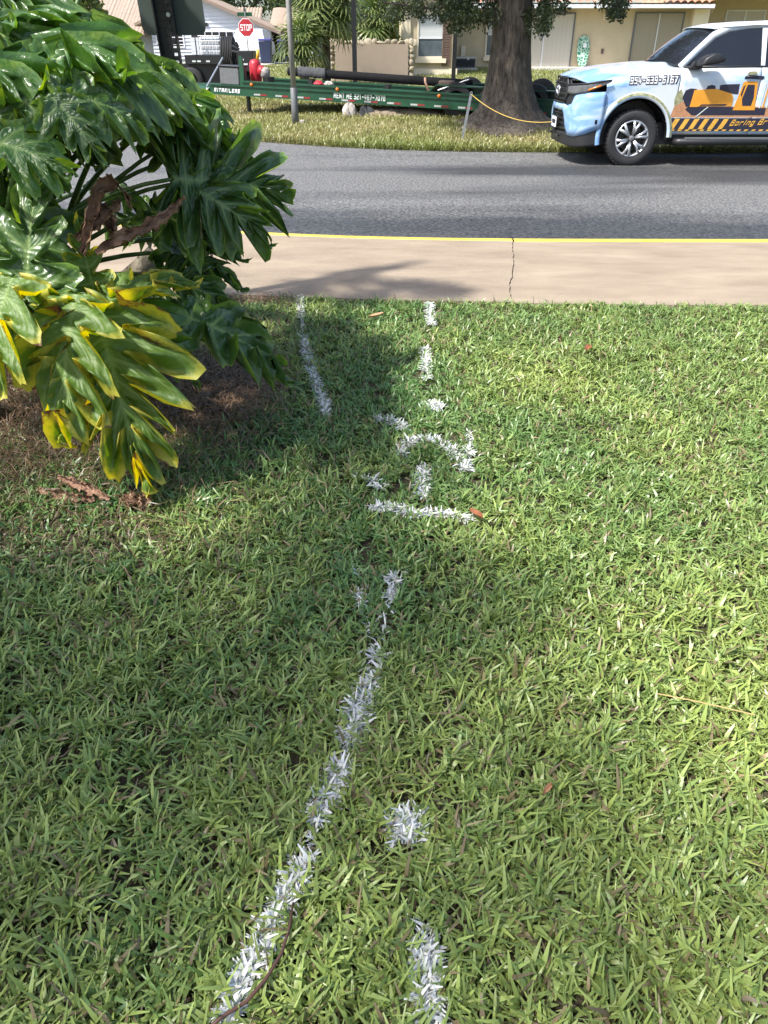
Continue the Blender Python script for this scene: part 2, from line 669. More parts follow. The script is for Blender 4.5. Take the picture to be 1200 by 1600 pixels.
def fbm(x, y, seed, sc):
    """cheap smooth value noise"""
    r = np.random.default_rng(seed)
    g = r.random((64, 64))
    o = np.zeros_like(x)
    amp, tot = 1.0, 0
    for k in range(4):
        xx, yy = x * sc * 2 ** k + 13 * k, y * sc * 2 ** k + 7 * k
        xi, yi = np.floor(xx).astype(int), np.floor(yy).astype(int)
        fx, fy = xx - xi, yy - yi
        fx, fy = fx * fx * (3 - 2 * fx), fy * fy * (3 - 2 * fy)
        a, b = g[xi % 64, yi % 64], g[(xi + 1) % 64, yi % 64]
        c, d = g[xi % 64, (yi + 1) % 64], g[(xi + 1) % 64, (yi + 1) % 64]
        o += amp * ((a * (1 - fx) + b * fx) * (1 - fy) + (c * (1 - fx) + d * fx) * fy)
        tot += amp
        amp *= .55
    return o / tot


def blades(X, Y, Z, length, width, lean, az, cols, name, mat, basecol=None):
    """flat strap blades: three cross-lines (base, middle, blunt tip), arching over"""
    n = len(X)
    dx, dy = np.cos(az), np.sin(az)
    ta = az + np.pi / 2 + rg.normal(0, .5, n)
    sx, sy = np.cos(ta), np.sin(ta)
    tz = rg.normal(0, .35, n)
    P0 = np.stack([X, Y, Z], 1)
    l1, l2 = lean * .55, np.minimum(lean * 1.25, 1.75)
    s1 = length * .5
    P1 = P0 + np.stack([dx * np.sin(l1) * s1, dy * np.sin(l1) * s1, np.cos(l1) * s1], 1)
    P2 = P1 + np.stack([dx * np.sin(l2) * s1, dy * np.sin(l2) * s1, np.cos(l2) * s1], 1)
    S = np.stack([sx, sy, tz], 1)
    S /= np.linalg.norm(S, axis=1)[:, None]
    w = width[:, None] * .5
    V = np.empty((n, 6, 3))
    V[:, 0], V[:, 1] = P0 - S * w * .8, P0 + S * w * .8
    V[:, 2], V[:, 3] = P1 - S * w, P1 + S * w
    V[:, 4], V[:, 5] = P2 - S * w * .28, P2 + S * w * .28
    base = np.arange(n)[:, None] * 6
    q = np.concatenate([base + np.array([0, 1, 3, 2]), base + np.array([2, 3, 5, 4])])
    C = np.repeat(cols[:, None, :], 6, 1).copy()
    C[:, 0:2] = C[:, 0:2] * .7 + np.array([.17, .16, .07]) * .3       # paler sheath at the foot
    if basecol is not None:
        C[:, 0:2] = np.array(basecol)
        g_ = rg.random(n) < .22
        C[g_, 2:4] = np.array(basecol) * 1.3
    return np_mesh(name, V.reshape(-1, 3), q, mat, C.reshape(-1, 3))


PX = lambda pts: [(atz(x, y).x, atz(x, y).y) for x, y in pts]
# each paint mark: (name suffix label, list of polylines in photo px, half width m)
MARKS = [
    ('long crooked white spray-painted line running toward the viewer', [[(620, 893), (606, 950), (585, 1020), (572, 1075), (548, 1150), (520, 1235), (497, 1270), (480, 1340), (462, 1378), (438, 1420), (412, 1470), (375, 1545), (345, 1625)]], .020, [(.0, .6), (.1, .8), (.2, 1.45), (.3, 1.25), (.5, .9), (.6, .6), (.7, .95), (1, .75)]),
    ('faint short white tick beside the top of the long line', [[(556, 890), (562, 925), (571, 965), (576, 990)]], .013, None),
    ('round white spray dot on the nearer lawn', [[(622, 1284), (640, 1296), (628, 1304), (640, 1280)]], .034, None),
    ('white stub line at the bottom edge of the photo', [[(659, 1452), (666, 1520), (677, 1625)]], .019, None),
    ('crooked white spray line on the lawn beside the big-leaved plant', [[(468, 462), (470, 490), (475, 535), (479, 556), (491, 590), (503, 622), (510, 650)]], .015, None),
    ('short white spray dash at the walk edge right of the crooked line', [[(671, 474), (673, 508)]], .014, None),
    ('short white spray dash above the middle white dot', [[(664, 543), (667, 592)]], .015, None),
    ('round white spray dot in the middle of the lawn', [[(670, 630), (688, 634), (676, 640)]], .036, None),
    ('small white curved dash left of the arch mark', [[(590, 655), (610, 657), (632, 670)]], .014, None),
    ('white arch-shaped spray mark', [[(628, 712), (630, 697), (648, 687), (680, 687), (705, 705), (722, 722), (728, 735), (733, 705), (735, 678)]], .018, None),
    ('short upright white stroke under the arch mark', [[(661, 728), (661, 752), (660, 778)]], .018, None),
    ('white crossbar spray line below the arch mark', [[(580, 796), (610, 793), (640, 803), (690, 804), (730, 812)]], .014, None),
    ('faint white smudge left of the upright stroke', [[(548, 746), (568, 744), (582, 750), (596, 764)]], .012, None),
]


def seg_dist(X, Y, poly, wprof):
    best = np.full(X.shape, 9.0)
    n = len(poly)
    for i in range(n - 1):
        (ax, ay), (bx, by) = poly[i], poly[i + 1]
        L2 = (bx - ax) ** 2 + (by - ay) ** 2 + 1e-9
        t = np.clip(((X - ax) * (bx - ax) + (Y - ay) * (by - ay)) / L2, 0, 1)
        d = np.hypot(X - ax - t * (bx - ax), Y - ay - t * (by - ay))
        if wprof:
            d = d / interp((i + .5) / (n - 1), wprof)
        best = np.minimum(best, d)
    return best


# positions, denser close up
NX, NY, NZ = [], [], []
y0 = .25
while y0 < 5.2:
    y1 = min(5.25, y0 + .25)
    ym = (y0 + y1) / 2
    dens = interp(ym, [(.3, 17000), (1.2, 15000), (2.2, 12000), (3.5, 9500), (5.2, 8500)])
    half = .56 * (ym * CP + CAM_H * SP) + .55
    n = int(dens * (y1 - y0) * 2 * half)
    nc = n // 10 + 1                         # shoots: ten blades spring from each
    cx, cy = rg.uniform(-half, half, nc), rg.uniform(y0, y1, nc)
    NX.append((cx[:, None] + rg.normal(0, .013, (nc, 10))).ravel())
    NY.append((cy[:, None] + rg.normal(0, .013, (nc, 10))).ravel())
    NZ.append(np.repeat(rg.random(nc), 10))
    y0 = y1
X = np.concatenate(NX)
Y = np.concatenate(NY)
SH = np.concatenate(NZ)
wn_edge = np.array([walk_near(x) for x in np.linspace(-6, 6, 241)])
edge = np.interp(X, np.linspace(-6, 6, 241), wn_edge)
patch = fbm(X, Y, 5, 1.1)
patch2 = fbm(X, Y, 8, 3.5)
# thinner sowing out to the sides, beyond the picture's edges
ox, oy = [], []
for yb in np.arange(-.4, 5.25, .25):
    half = max(.9, .56 * ((yb + .12) * CP + CAM_H * SP) + .55)
    for sgn in (-1, 1):
        m_ = int(4200 * .25 * 1.5)
        nc = m_ // 10
        cx, cy = sgn * (half + rg.uniform(-.02, 1.5, nc)), rg.uniform(yb, yb + .25, nc)
        ox.append((cx[:, None] + rg.normal(0, .016, (nc, 10))).ravel())
        oy.append((cy[:, None] + rg.normal(0, .016, (nc, 10))).ravel())
ox, oy = np.concatenate(ox), np.concatenate(oy)
OUT0 = len(X)
X, Y, SH = np.concatenate([X, ox]), np.concatenate([Y, oy]), np.concatenate([SH, np.repeat(rg.random(len(ox) // 10), 10)])
wide = np.concatenate([np.ones(OUT0), np.full(len(ox), 1.45)])
edge = np.interp(X, np.linspace(-6, 6, 241), wn_edge)
patch = fbm(X, Y, 5, 1.1)
patch2 = fbm(X, Y, 8, 3.5)
# bare straw bed below the plant
bed = np.exp(-(((X + 1.85) / 1.0) ** 2 + ((Y - 3.55) / .98) ** 2) ** 2)
bed = np.maximum(bed, np.exp(-(((X + .86) / .30) ** 2 + ((Y - 3.55) / .42) ** 2) ** 2) * .9)
bed = np.maximum(bed, np.exp(-(((X + 1.15) / .45) ** 2 + ((Y - 2.2) / .22) ** 2) ** 2) * .55)
bed = np.maximum(bed, np.exp(-(((X + 1.0) / .30) ** 2 + ((Y - 5.15) / .10) ** 2) ** 2) * .8)
keep = (Y < edge + rg.normal(0.0, .012, len(X))) & (rg.random(len(X)) > bed * .82 * (.5 + patch2)) & (rg.random(len(X)) > np.clip((.34 - patch2) * 3, 0, .6))
X, Y, patch, patch2, bed, edge, SH = X[keep], Y[keep], patch[keep], patch2[keep], bed[keep], edge[keep], SH[keep]
wide = wide[keep]
n = len(X)
length = rg.uniform(.028, .070, n) * (.85 + .4 * patch) * np.clip(1.25 - bed, .6, 1) * (.72 + .56 * SH)
width = rg.uniform(.0058, .0112, n)
lean = np.clip(rg.normal(1.10, .36, n), .2, 1.55)
width *= wide
length *= np.sqrt(wide)
fine = rg.random(n) < .16
width[fine] *= .5
az = rg.uniform(0, 2 * np.pi, n)
# colour of each blade: yellow-green to blue-green, some straw
t = np.clip(rg.normal(.5, .18, n) + (SH * 7.7 % 1 - .5) * .6 + (patch - .5) * 2.2 + (patch2 - .5) * .8, 0, 1)[:, None]
c = (1 - t) * np.array([.095, .200, .058]) + t * np.array([.285, .360, .095])
c *= rg.uniform(.72, 1.3, n)[:, None]
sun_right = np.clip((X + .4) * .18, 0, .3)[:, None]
c = c * (1 - sun_right) + np.array([.32, .375, .10]) * sun_right  # sunlit yellow-green put into the blade colour, stronger to the right
straw = rg.random(n) < (.085 + .14 * np.clip(patch2 - .52, 0, 1) * 2 + .25 * bed)
c[straw] = np.array([.26, .20, .105]) * rg.uniform(.5, 1.25, straw.sum())[:, None]
Zb = np.full(n, -.018)
# paint marks take their own blades
used = np.zeros(n, bool)
for label, polys, hw, wprof in MARKS:
    hw *= .72
    d = np.full(n, 9.0)
    for pl in polys:
        d = np.minimum(d, seg_dist(X + np.cos(az) * length * .3, Y + np.sin(az) * length * .3, PX(pl), wprof))
    faint = 'faint' in label
    pr = np.clip(1.35 - d / hw, 0, 1) * (.5 if faint else .93)
    sel = (rg.random(n) < pr) & ~used & (d < hw * 1.5)
    used |= sel
    # extra short painted stubs so the mark reads dense
    idx = np.flatnonzero(sel)
    rep = np.repeat(idx, 1)
    k = len(rep)
    # plus stubs sown evenly along the stroke
    ex, ey = [], []
    for pl in polys:
        w = PX(pl)
        for i in range(len(w) - 1):
            (ax, ay), (bx, by) = w[i], w[i + 1]
            wf = interp((i + .5) / (len(w) - 1), wprof) if wprof else 1
            m_ = int(math.hypot(bx - ax, by - ay) * (500 if faint else 2000 if hw > .0127 and 'near' in label or 'long' in label or 'stub' in label else 1150) * wf) + (4 if faint else 14)
            tt = rg.random(m_)
            ex.append(ax + (bx - ax) * tt + rg.normal(0, hw * .55 * wf, m_))
            ey.append(ay + (by - ay) * tt + rg.normal(0, hw * .55 * wf, m_))
    ex, ey = np.concatenate(ex), np.concatenate(ey)
    gap = fbm(ex, ey, 31, 9) > (.52 if faint else .44)
    ex, ey = ex[gap], ey[gap]
    m_ = len(ex)
    wcol = np.array([.78, .78, .75]) * rg.uniform(.6, 1.05, m_)[:, None]
    jx = rg.normal(0, .005, k)
    jy = rg.normal(0, .005, k)
    wc2 = np.array([.76, .75, .71]) * rg.uniform(.6, 1.05, k)[:, None]
    if k == 0:
        rep = np.zeros(0, int)
    o = blades(np.concatenate([X[rep] + jx, ex]), np.concatenate([Y[rep] + jy, ey]), np.full(k + m_, -.010),
               np.concatenate([length[rep] * rg.uniform(.4, .8, k), rg.uniform(.024, .055, m_)]), np.concatenate([width[rep], rg.uniform(.006, .0105, m_)]),
               np.concatenate([lean[rep] * rg.uniform(.7, 1.05, k), np.clip(rg.normal(1.25, .22, m_), .5, 1.55)]), np.concatenate([az[rep] + rg.normal(0, .6, k), rg.uniform(0, 6.28, m_)]),
               np.concatenate([wc2, wcol]), 'paint_mark', M['white_spray'], basecol=(.20, .26, .12))
    tag(o, label, 'paint mark', 'white spray marks on the lawn')
k = ~used
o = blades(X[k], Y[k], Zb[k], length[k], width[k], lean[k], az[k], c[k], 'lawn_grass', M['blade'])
tag(o, 'broad-bladed green lawn grass with straw bits', 'grass', kind='stuff')
# straw litter in the bed
n = 15000
X = rg.normal(-1.6, .75, n)
Y = rg.normal(3.5, .65, n)
X = np.concatenate([X, rg.normal(-.88, .16, 3200), rg.uniform(-1.5, -.6, 500)])
Y = np.concatenate([Y, rg.normal(3.52, .24, 3200), rg.normal(5.14, .06, 500)])
ok = (Y < np.interp(X, np.linspace(-6, 6, 241), wn_edge) - .02) & (Y > 1.9) & (X < -.55 + .1 * rg.normal(0, 1, len(X)))
X, Y = X[ok], Y[ok]
n = len(X)
sc_ = rg.uniform(.35, 1.2, n)[:, None] * np.where(rg.random(n) < .5, 1, .6)[:, None] * np.array([.30, .19, .115])
o = blades(X, Y, rg.uniform(-.015, .012, n), rg.uniform(.06, .15, n), rg.uniform(.002, .005, n), np.clip(rg.normal(1.45, .12, n), 1.1, 1.6), rg.uniform(0, 6.28, n), sc_, 'straw_litter', M['blade'])
tag(o, 'brown dry straw litter under the big-leaved plant', 'straw', kind='stuff')

# far verge grass
n = 110000
X = rg.uniform(-9, 10, n)
fy = np.interp(X, np.linspace(-10, 11, 211), np.array([far_y(x) for x in np.linspace(-10, 11, 211)]))
Y = fy - .05 + rg.random(n) ** 1.5 * 7.5
p1 = fbm(X, Y, 21, .55)
p2 = fbm(X, Y, 22, 1.6)
Z = np.array([gz(a, b) for a, b in zip(X, Y)]) - .005
near_edge = np.exp(-((Y - fy) / .45) ** 2)
ok = rg.random(n) < np.clip(.25 + p1 * .9 + near_edge * .4, .15, 1)
X, Y, Z, p1, p2, near_edge = X[ok], Y[ok], Z[ok], p1[ok], p2[ok], near_edge[ok]
n = len(X)
t = np.clip(p1 * 1.3 - .1 + rg.normal(0, .2, n) + near_edge * .35, 0, 1)[:, None]
c = (1 - t) * np.array([.33, .27, .125]) + t * np.array([.20, .235, .06])
c *= rg.uniform(.7, 1.25, n)[:, None]
o = blades(X, Y, Z, rg.uniform(.05, .13, n) * (1 + .5 * near_edge), rg.uniform(.008, .02, n), np.clip(rg.normal(.8, .3, n), .2, 1.5), rg.uniform(0, 6.28, n), c, 'verge_grass', M['blade'])
tag(o, 'patchy green and straw coloured verge grass across the road', 'grass', kind='stuff')
# yard grass further back
n = 60000
X = rg.uniform(-16, 18, n)
Y = rg.uniform(22, 42, n)
fy = np.array([far_y(x) for x in X])
ok = Y > fy + 6.5
X, Y = X[ok], Y[ok]
n = len(X)
Z = np.array([gz(a, b) for a, b in zip(X, Y)])
c = np.array([.21, .245, .065]) * rg.uniform(.7, 1.25, n)[:, None]
o = blades(X, Y, Z - .005, rg.uniform(.06, .12, n), rg.uniform(.015, .035, n), np.clip(rg.normal(.7, .3, n), .2, 1.4), rg.uniform(0, 6.28, n), c, 'yard_grass', M['blade'])
tag(o, 'mown yard grass in front of the houses', 'grass', kind='stuff')

# ------------------------------------------------------------------ split-leaf plant
def leaf_sheet(seed, nl=6, W=.62, fold=.22, ruf=.05, droop=.5, arc=.8, sinus=.30, a0=132, a1=14, side=(1, 1), spread=.44):
    """one lobed leaf, midrib length 1 along +x, upper face +z.  Returns verts, quads, attrs (edge, vein, rnd)"""
    r = random.Random(seed)
    V, Q, A = [], [], []
    nc, nr = 8, 11
    for s in (1, -1):
        ph = r.uniform(0, 6.28)
        lob = []
        for k in range(nl):
            f = k / (nl - 1)
            ang = math.radians(a0 + (a1 - a0) * f ** .85 + r.uniform(-5, 5))
            ln = W * interp(f, [(0, .62), (.2, .95), (.45, 1.0), (.7, .86), (.88, .62), (1, .5)]) * r.uniform(.86, 1.12) * side[0 if s > 0 else 1]
            lob.append((ang, ln, .02 + .72 * f ** 1.15))
        cols = []
        for k in range(nl):
            for i in range(nc + 1):
                w = -1 + 2 * i / nc
                u = min(nl - 1, max(0, k + w * .5))
                k0 = min(nl - 2, int(u))
                g = u - k0
                ai = lob[k0][0] * (1 - g) + lob[k0 + 1][0] * g
                mi = lob[k0][2] * (1 - g) + lob[k0 + 1][2] * g
                a = lob[k][0] + (ai - lob[k][0]) * spread
                m = mi
                pr = (1 - abs(w) ** 2.3) ** .75 if abs(w) < 1 else 0
                sn = sinus * interp(k / (nl - 1), [(0, 1.3), (.5, 1), (1, .95)])
                l = lob[k][1] * (sn + (1 - sn) * pr)
                l *= 1 + .05 * math.sin(11 * w + ph + k) * (1 - abs(w))
                if k == nl - 1 and w > 0:       # run out into the terminal lobe
                    a = a * (1 - w) + 0.0 * w
                    m = lob[k][2] + (.0) * w
                    l = lob[k][1] * (1 - w) + (1 - lob[k][2]) * w if w > .35 else lob[k][1] * (sn + (1 - sn) * (1 - abs(w) ** 2.3) ** .75) * (1 - w) + (1 - lob[k][2]) * w * (.6 + w)
                    if w >= .999:
                        a = 0
                        l = 1 - lob[k][2]
                cols.append((k, w, a, m, l))
        base = len(V)
        for (k, w, a, m, l) in cols:
            for j in range(nr + 1):
                v = j / nr
                aa = a - .30 * v * math.sin(a) + .13 * abs(w) * v * math.sin(11 * v + ph + k * 1.9 + (2 if w > 0 else 0))
                x = m + v * l * math.cos(aa)
                y = s * v * l * math.sin(aa)
                z = fold * abs(y) * .8
                z += .16 * abs(w) ** 1.5 * v * l * .7 * (1 - .3 * v)
                z += ruf * 1.7 * v ** 1.3 * abs(w) * math.sin(10.5 * v + k * 2.1 + ph + (3 if w > 0 else 0))
                z += ruf * .5 * v * v * math.sin(k * 1.7 + ph * 2)
                z -= droop * (v * l) ** 2 * .9
                V.append((x, y, z))
                e = max(v ** 5, abs(w) ** 6 * min(1, v * 1.6) * (.5 + .5 * v))
                vn = max((1 - min(1, abs(w) * 4.2)) * (1 - .7 * v), 1 - min(1, v * l / .016))
                A.append((e, vn, v * .62 + .38 * (1 - abs(w))))
        for c_ in range(len(cols) - 1):
            for j in range(nr):
                p = base + c_ * (nr + 1) + j
                q = (p, p + nr + 1, p + nr + 2, p + 1)
                Q.append(q if s > 0 else q[::-1])
    out = []
    for x, y, z in V:
        if arc:
            t = x * arc
            out.append((math.sin(t) / arc + z * math.sin(t), y, -(1 - math.cos(t)) / arc + z * math.cos(t)))
        else:
            out.append((x, y, z))
    return out, Q, A


def philo_material(name, base, base2, margin, marg_lo, marg_hi, rough=.3, transl=.2):
    m = bpy.data.materials.new(name)
    nt, N, L, b = nodes_of(m)
    at = N.new('ShaderNodeAttribute')
    at.attribute_name = 'Col'
    sp = N.new('ShaderNodeSeparateColor')
    L.new(at.outputs['Color'], sp.inputs[0])
    tc = N.new('ShaderNodeTexCoord')
    no = N.new('ShaderNodeTexNoise')
    no.inputs['Scale'].default_value = 8
    no.inputs['Detail'].default_value = 8
    no.inputs['Roughness'].default_value = .68
    L.new(tc.outputs['Object'], no.inputs['Vector'])
    m1 = N.new('ShaderNodeMix')
    m1.data_type = 'RGBA'
    m1.inputs[6].default_value = (*base, 1)
    m1.inputs[7].default_value = (*base2, 1)
    L.new(no.outputs[0], m1.inputs[0])
    m2 = N.new('ShaderNodeMix')
    m2.data_type = 'RGBA'
    vm = N.new('ShaderNodeMath')
    vm.operation = 'MULTIPLY'
    vm.inputs[1].default_value = .8
    L.new(sp.outputs[1], vm.inputs[0])
    L.new(vm.outputs[0], m2.inputs[0])
    L.new(m1.outputs[2], m2.inputs[6])
    m2.inputs[7].default_value = (.25, .35, .12, 1)
    # leaf margin, uneven
    ad = N.new('ShaderNodeMath')
    ad.operation = 'MULTIPLY_ADD'
    ad.inputs[1].default_value = 1.3
    L.new(no.outputs[0], ad.inputs[0])
    L.new(sp.outputs[0], ad.inputs[2])
    mr = N.new('ShaderNodeMapRange')
    mr.inputs[1].default_value = marg_lo
    mr.inputs[2].default_value = marg_hi
    L.new(ad.outputs[0], mr.inputs[0])
    m3 = N.new('ShaderNodeMix')
    m3.data_type = 'RGBA'
    L.new(mr.outputs[0], m3.inputs[0])
    L.new(m2.outputs[2], m3.inputs[6])
    m3.inputs[7].default_value = (*margin, 1)
    # burnt rim tips
    mr2 = N.new('ShaderNodeMapRange')
    mr2.inputs[1].default_value = marg_hi + .22
    mr2.inputs[2].default_value = marg_hi + .34
    L.new(ad.outputs[0], mr2.inputs[0])
    m4 = N.new('ShaderNodeMix')
    m4.data_type = 'RGBA'
    L.new(mr2.outputs[0], m4.inputs[0])
    L.new(m3.outputs[2], m4.inputs[6])
    m4.inputs[7].default_value = (.16, .075, .04, 1)
    col = m4.outputs[2]
    L.new(col, b.inputs['Base Color'])
    b.inputs['Roughness'].default_value = rough
    b.inputs['Specular IOR Level'].default_value = .6
    wv = N.new('ShaderNodeTexNoise')
    wv.inputs['Scale'].default_value = 22
    wv.inputs['Detail'].default_value = 3
    L.new(tc.outputs['Object'], wv.inputs['Vector'])
    bp = N.new('ShaderNodeBump')
    bp.inputs['Strength'].default_value = .3
    bp.inputs['Distance'].default_value = .015
    sm = N.new('ShaderNodeMath')
    sm.operation = 'MULTIPLY'
    sm.inputs[1].default_value = 46
    L.new(sp.outputs[2], sm.inputs[0])
    sn_ = N.new('ShaderNodeMath')
    sn_.operation = 'SINE'
    L.new(sm.outputs[0], sn_.inputs[0])
    ma = N.new('ShaderNodeMath')
    ma.operation = 'MULTIPLY_ADD'
    ma.inputs[1].default_value = .22
    L.new(sn_.outputs[0], ma.inputs[0])
    L.new(wv.outputs[0], ma.inputs[2])
    L.new(ma.outputs[0], bp.inputs['Height'])
    L.new(bp.outputs[0], b.inputs['Normal'])
    tr = N.new('ShaderNodeBsdfTranslucent')
    hs = N.new('ShaderNodeHueSaturation')
    hs.inputs['Hue'].default_value = .475
    hs.inputs['Saturation'].default_value = 1.2
    hs.inputs['Value'].default_value = 2.6
    L.new(col, hs.inputs['Color'])
    L.new(hs.outputs[0], tr.inputs[0])
    mx = N.new('ShaderNodeMixShader')
    mx.inputs[0].default_value = transl
    L.new(b.outputs[0], mx.inputs[1])
    L.new(tr.outputs[0], mx.inputs[2])
    L.new(mx.outputs[0], N['Material Output'].inputs['Surface'])
    return m


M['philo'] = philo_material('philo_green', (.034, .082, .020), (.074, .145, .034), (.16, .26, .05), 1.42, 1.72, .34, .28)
M['philo_lit'] = philo_material('philo_green_lit', (.04, .105, .022), (.085, .18, .035), (.20, .30, .05), 1.5, 1.8, .30, .3)  # brighter copy of the green leaf, sunlight put into its colour
M['philo_yellow'] = philo_material('philo_yellowing', (.07, .15, .022), (.135, .215, .035), (.46, .44, .06), 1.08, 1.40, .52, .3)
M['philo_dead'] = pm('philo_dead', (.10, .045, .025), .8, scale=16, bump=.9, bscale=30, col2=(.36, .21, .13), detail=8)
M['petiole'] = pm('petiole_green', (.07, .13, .03), .4, var=.3, scale=8)
M['stem'] = pm('scarred_stem', (.10, .085, .06), .85, scale=20, bump=.8, bscale=25, col2=(.22, .19, .14))

PLANT_C = Vector((-2.0, 3.75, 0))
plant = thing('split_leaf_plant', 'huge glossy split-leaf plant filling the left side, front leaves yellowing', 'plant', PLANT_C)
LEAF_MESH = {}


def leaf_data(key, m, **kw):
    """shared mesh data for alike leaves"""
    k = (key, m.name)
    if k not in LEAF_MESH:
        V, Q, A = leaf_sheet(**kw)
        me = bpy.data.meshes.new('leaf')
        me.from_pydata(V, [], Q)
        a = me.color_attributes.new('Col', 'FLOAT_COLOR', 'POINT')
        a.data.foreach_set('color', [x for q in A for x in (*q, 1)])
        me.polygons.foreach_set('use_smooth', [True] * len(Q))
        me.materials.append(m)
        tip = max(V, key=lambda p: p[0] * math.cos(kw.get('arc', .8) * .5) - p[2] * math.sin(kw.get('arc', .8) * .5) - abs(p[1]))
        LEAF_MESH[k] = (me, Vector(tip))
    return LEAF_MESH[k]


def put_leaf(B, T, nrm, key, m, wscale=1.0, name='leaf', **kw):
    me, tip = leaf_data(key, m, **kw)
    B, T = Vector(B), Vector(T)
    d = T - B
    sc = d.length / tip.length
    X_ = d.normalized()
    Z_ = Vector(nrm)
    Z_ = (Z_ - X_ * Z_.dot(X_)).normalized()
    Y_ = Z_.cross(X_)
    R = Matrix((X_, Y_, Z_)).transposed()
    t = tip.normalized()                       # local tip direction lies in the x-z plane
    lx = Vector((t.x, 0, t.z)).normalized()
    lz = Vector((-lx.z, 0, lx.x))
    Rl = Matrix((lx, Vector((0, 1, 0)), lz))   # rows: maps local to the tip frame
    o = bpy.data.objects.new(name, me)
    COL.objects.link(o)
    o.parent = plant
    MM = (R @ Rl).to_4x4()
    S = Matrix.Diagonal((sc, sc * wscale, sc, 1))
    MM = MM @ S
    MM.translation = B - PLANT_C
    o.matrix_local = MM
    LAST[0] = Matrix.Translation(PLANT_C) @ MM
    return o


LAST = [None]
OUTLINE = [(-60, 60), (0, 95), (25, 150), (50, 215), (85, 262), (110, 285), (140, 312), (170, 325), (200, 350), (230, 385), (270, 420), (300, 430), (360, 400), (390, 350), (430, 335), (470, 345), (520, 350), (600, 300), (700, 280), (760, 200)]


def overhang(me, Mw):
    """how far (px) a leaf reaches beyond the bush's right-hand outline"""
    worst = -999
    for v in list(me.vertices)[::7]:
        p = Mw @ v.co
        dz = p.z - CAM_H
        dpt = p.y * CP - dz * SP
        x = 600 + FPX * p.x / dpt
        y = 800 - FPX * (p.y * SP + dz * CP) / dpt
        worst = max(worst, x - interp(y, OUTLINE) if y > -40 else -999)
    return worst


def put_inside(B, T, nrm, key, m, **kw):
    """random crown leaves: slide back until they stay within the bush's outline"""
    B, T = Vector(B), Vector(T)
    lim = pr.uniform(-30, 26)
    for k in range(14):
        o = put_leaf(B, T, nrm, key, m, **kw)
        w = overhang(o.data, LAST[0])
        if w < lim:
            return B
        bpy.data.objects.remove(o)
        B.x -= .09
        T.x -= .09
    return None


def petiole(A, B, r=.011):
    A, B = Vector(A), Vector(B)
    mid = A.lerp(B, .55) + Vector((0, 0, .12 * (B - A).length))
    pts = [A.lerp(mid, t) * (1 - t) + mid.lerp(B, t) * t for t in [i / 7 for i in range(8)]]
    MB().tube(pts, [r * (1.5 - .7 * i / 7) for i in range(8)], 6).build('petiole', M['petiole'], plant, smooth=True)


# stems
for (dx, dy, h, lx, ly) in ((0, 0, .75, .18, -.1), (-.45, .2, .95, -.1, .1), (.35, .45, .55, .3, .1), (-.2, -.45, .45, .1, -.25)):
    pts = [PLANT_C + Vector((dx + lx * t * t + .03 * math.sin(7 * t + dx), dy + ly * t * t, -.03 + h * t)) for t in [i / 7 for i in range(8)]]
    MB().tube(pts, [.075 - .02 * i / 7 + .008 * (i % 2) for i in range(8)], 9).build('stem', M['stem'], plant, smooth=True)

KW = dict(
    a=dict(seed=1, arc=.9, droop=.5, nl=7, sinus=.2),
    b=dict(seed=2, arc=.6, droop=.7, fold=.1, ruf=.07, nl=7, sinus=.18),
    c=dict(seed=3, arc=1.2, droop=.4, W=.58, sinus=.22),
    d=dict(seed=4, arc=.45, droop=.3, ruf=.08, nl=7, sinus=.2),
    e=dict(seed=5, arc=1.0, droop=.9, fold=.3, W=.66, nl=8, sinus=.2),
    f=dict(seed=6, arc=.7, droop=.5, ruf=.09, W=.62, sinus=.18))
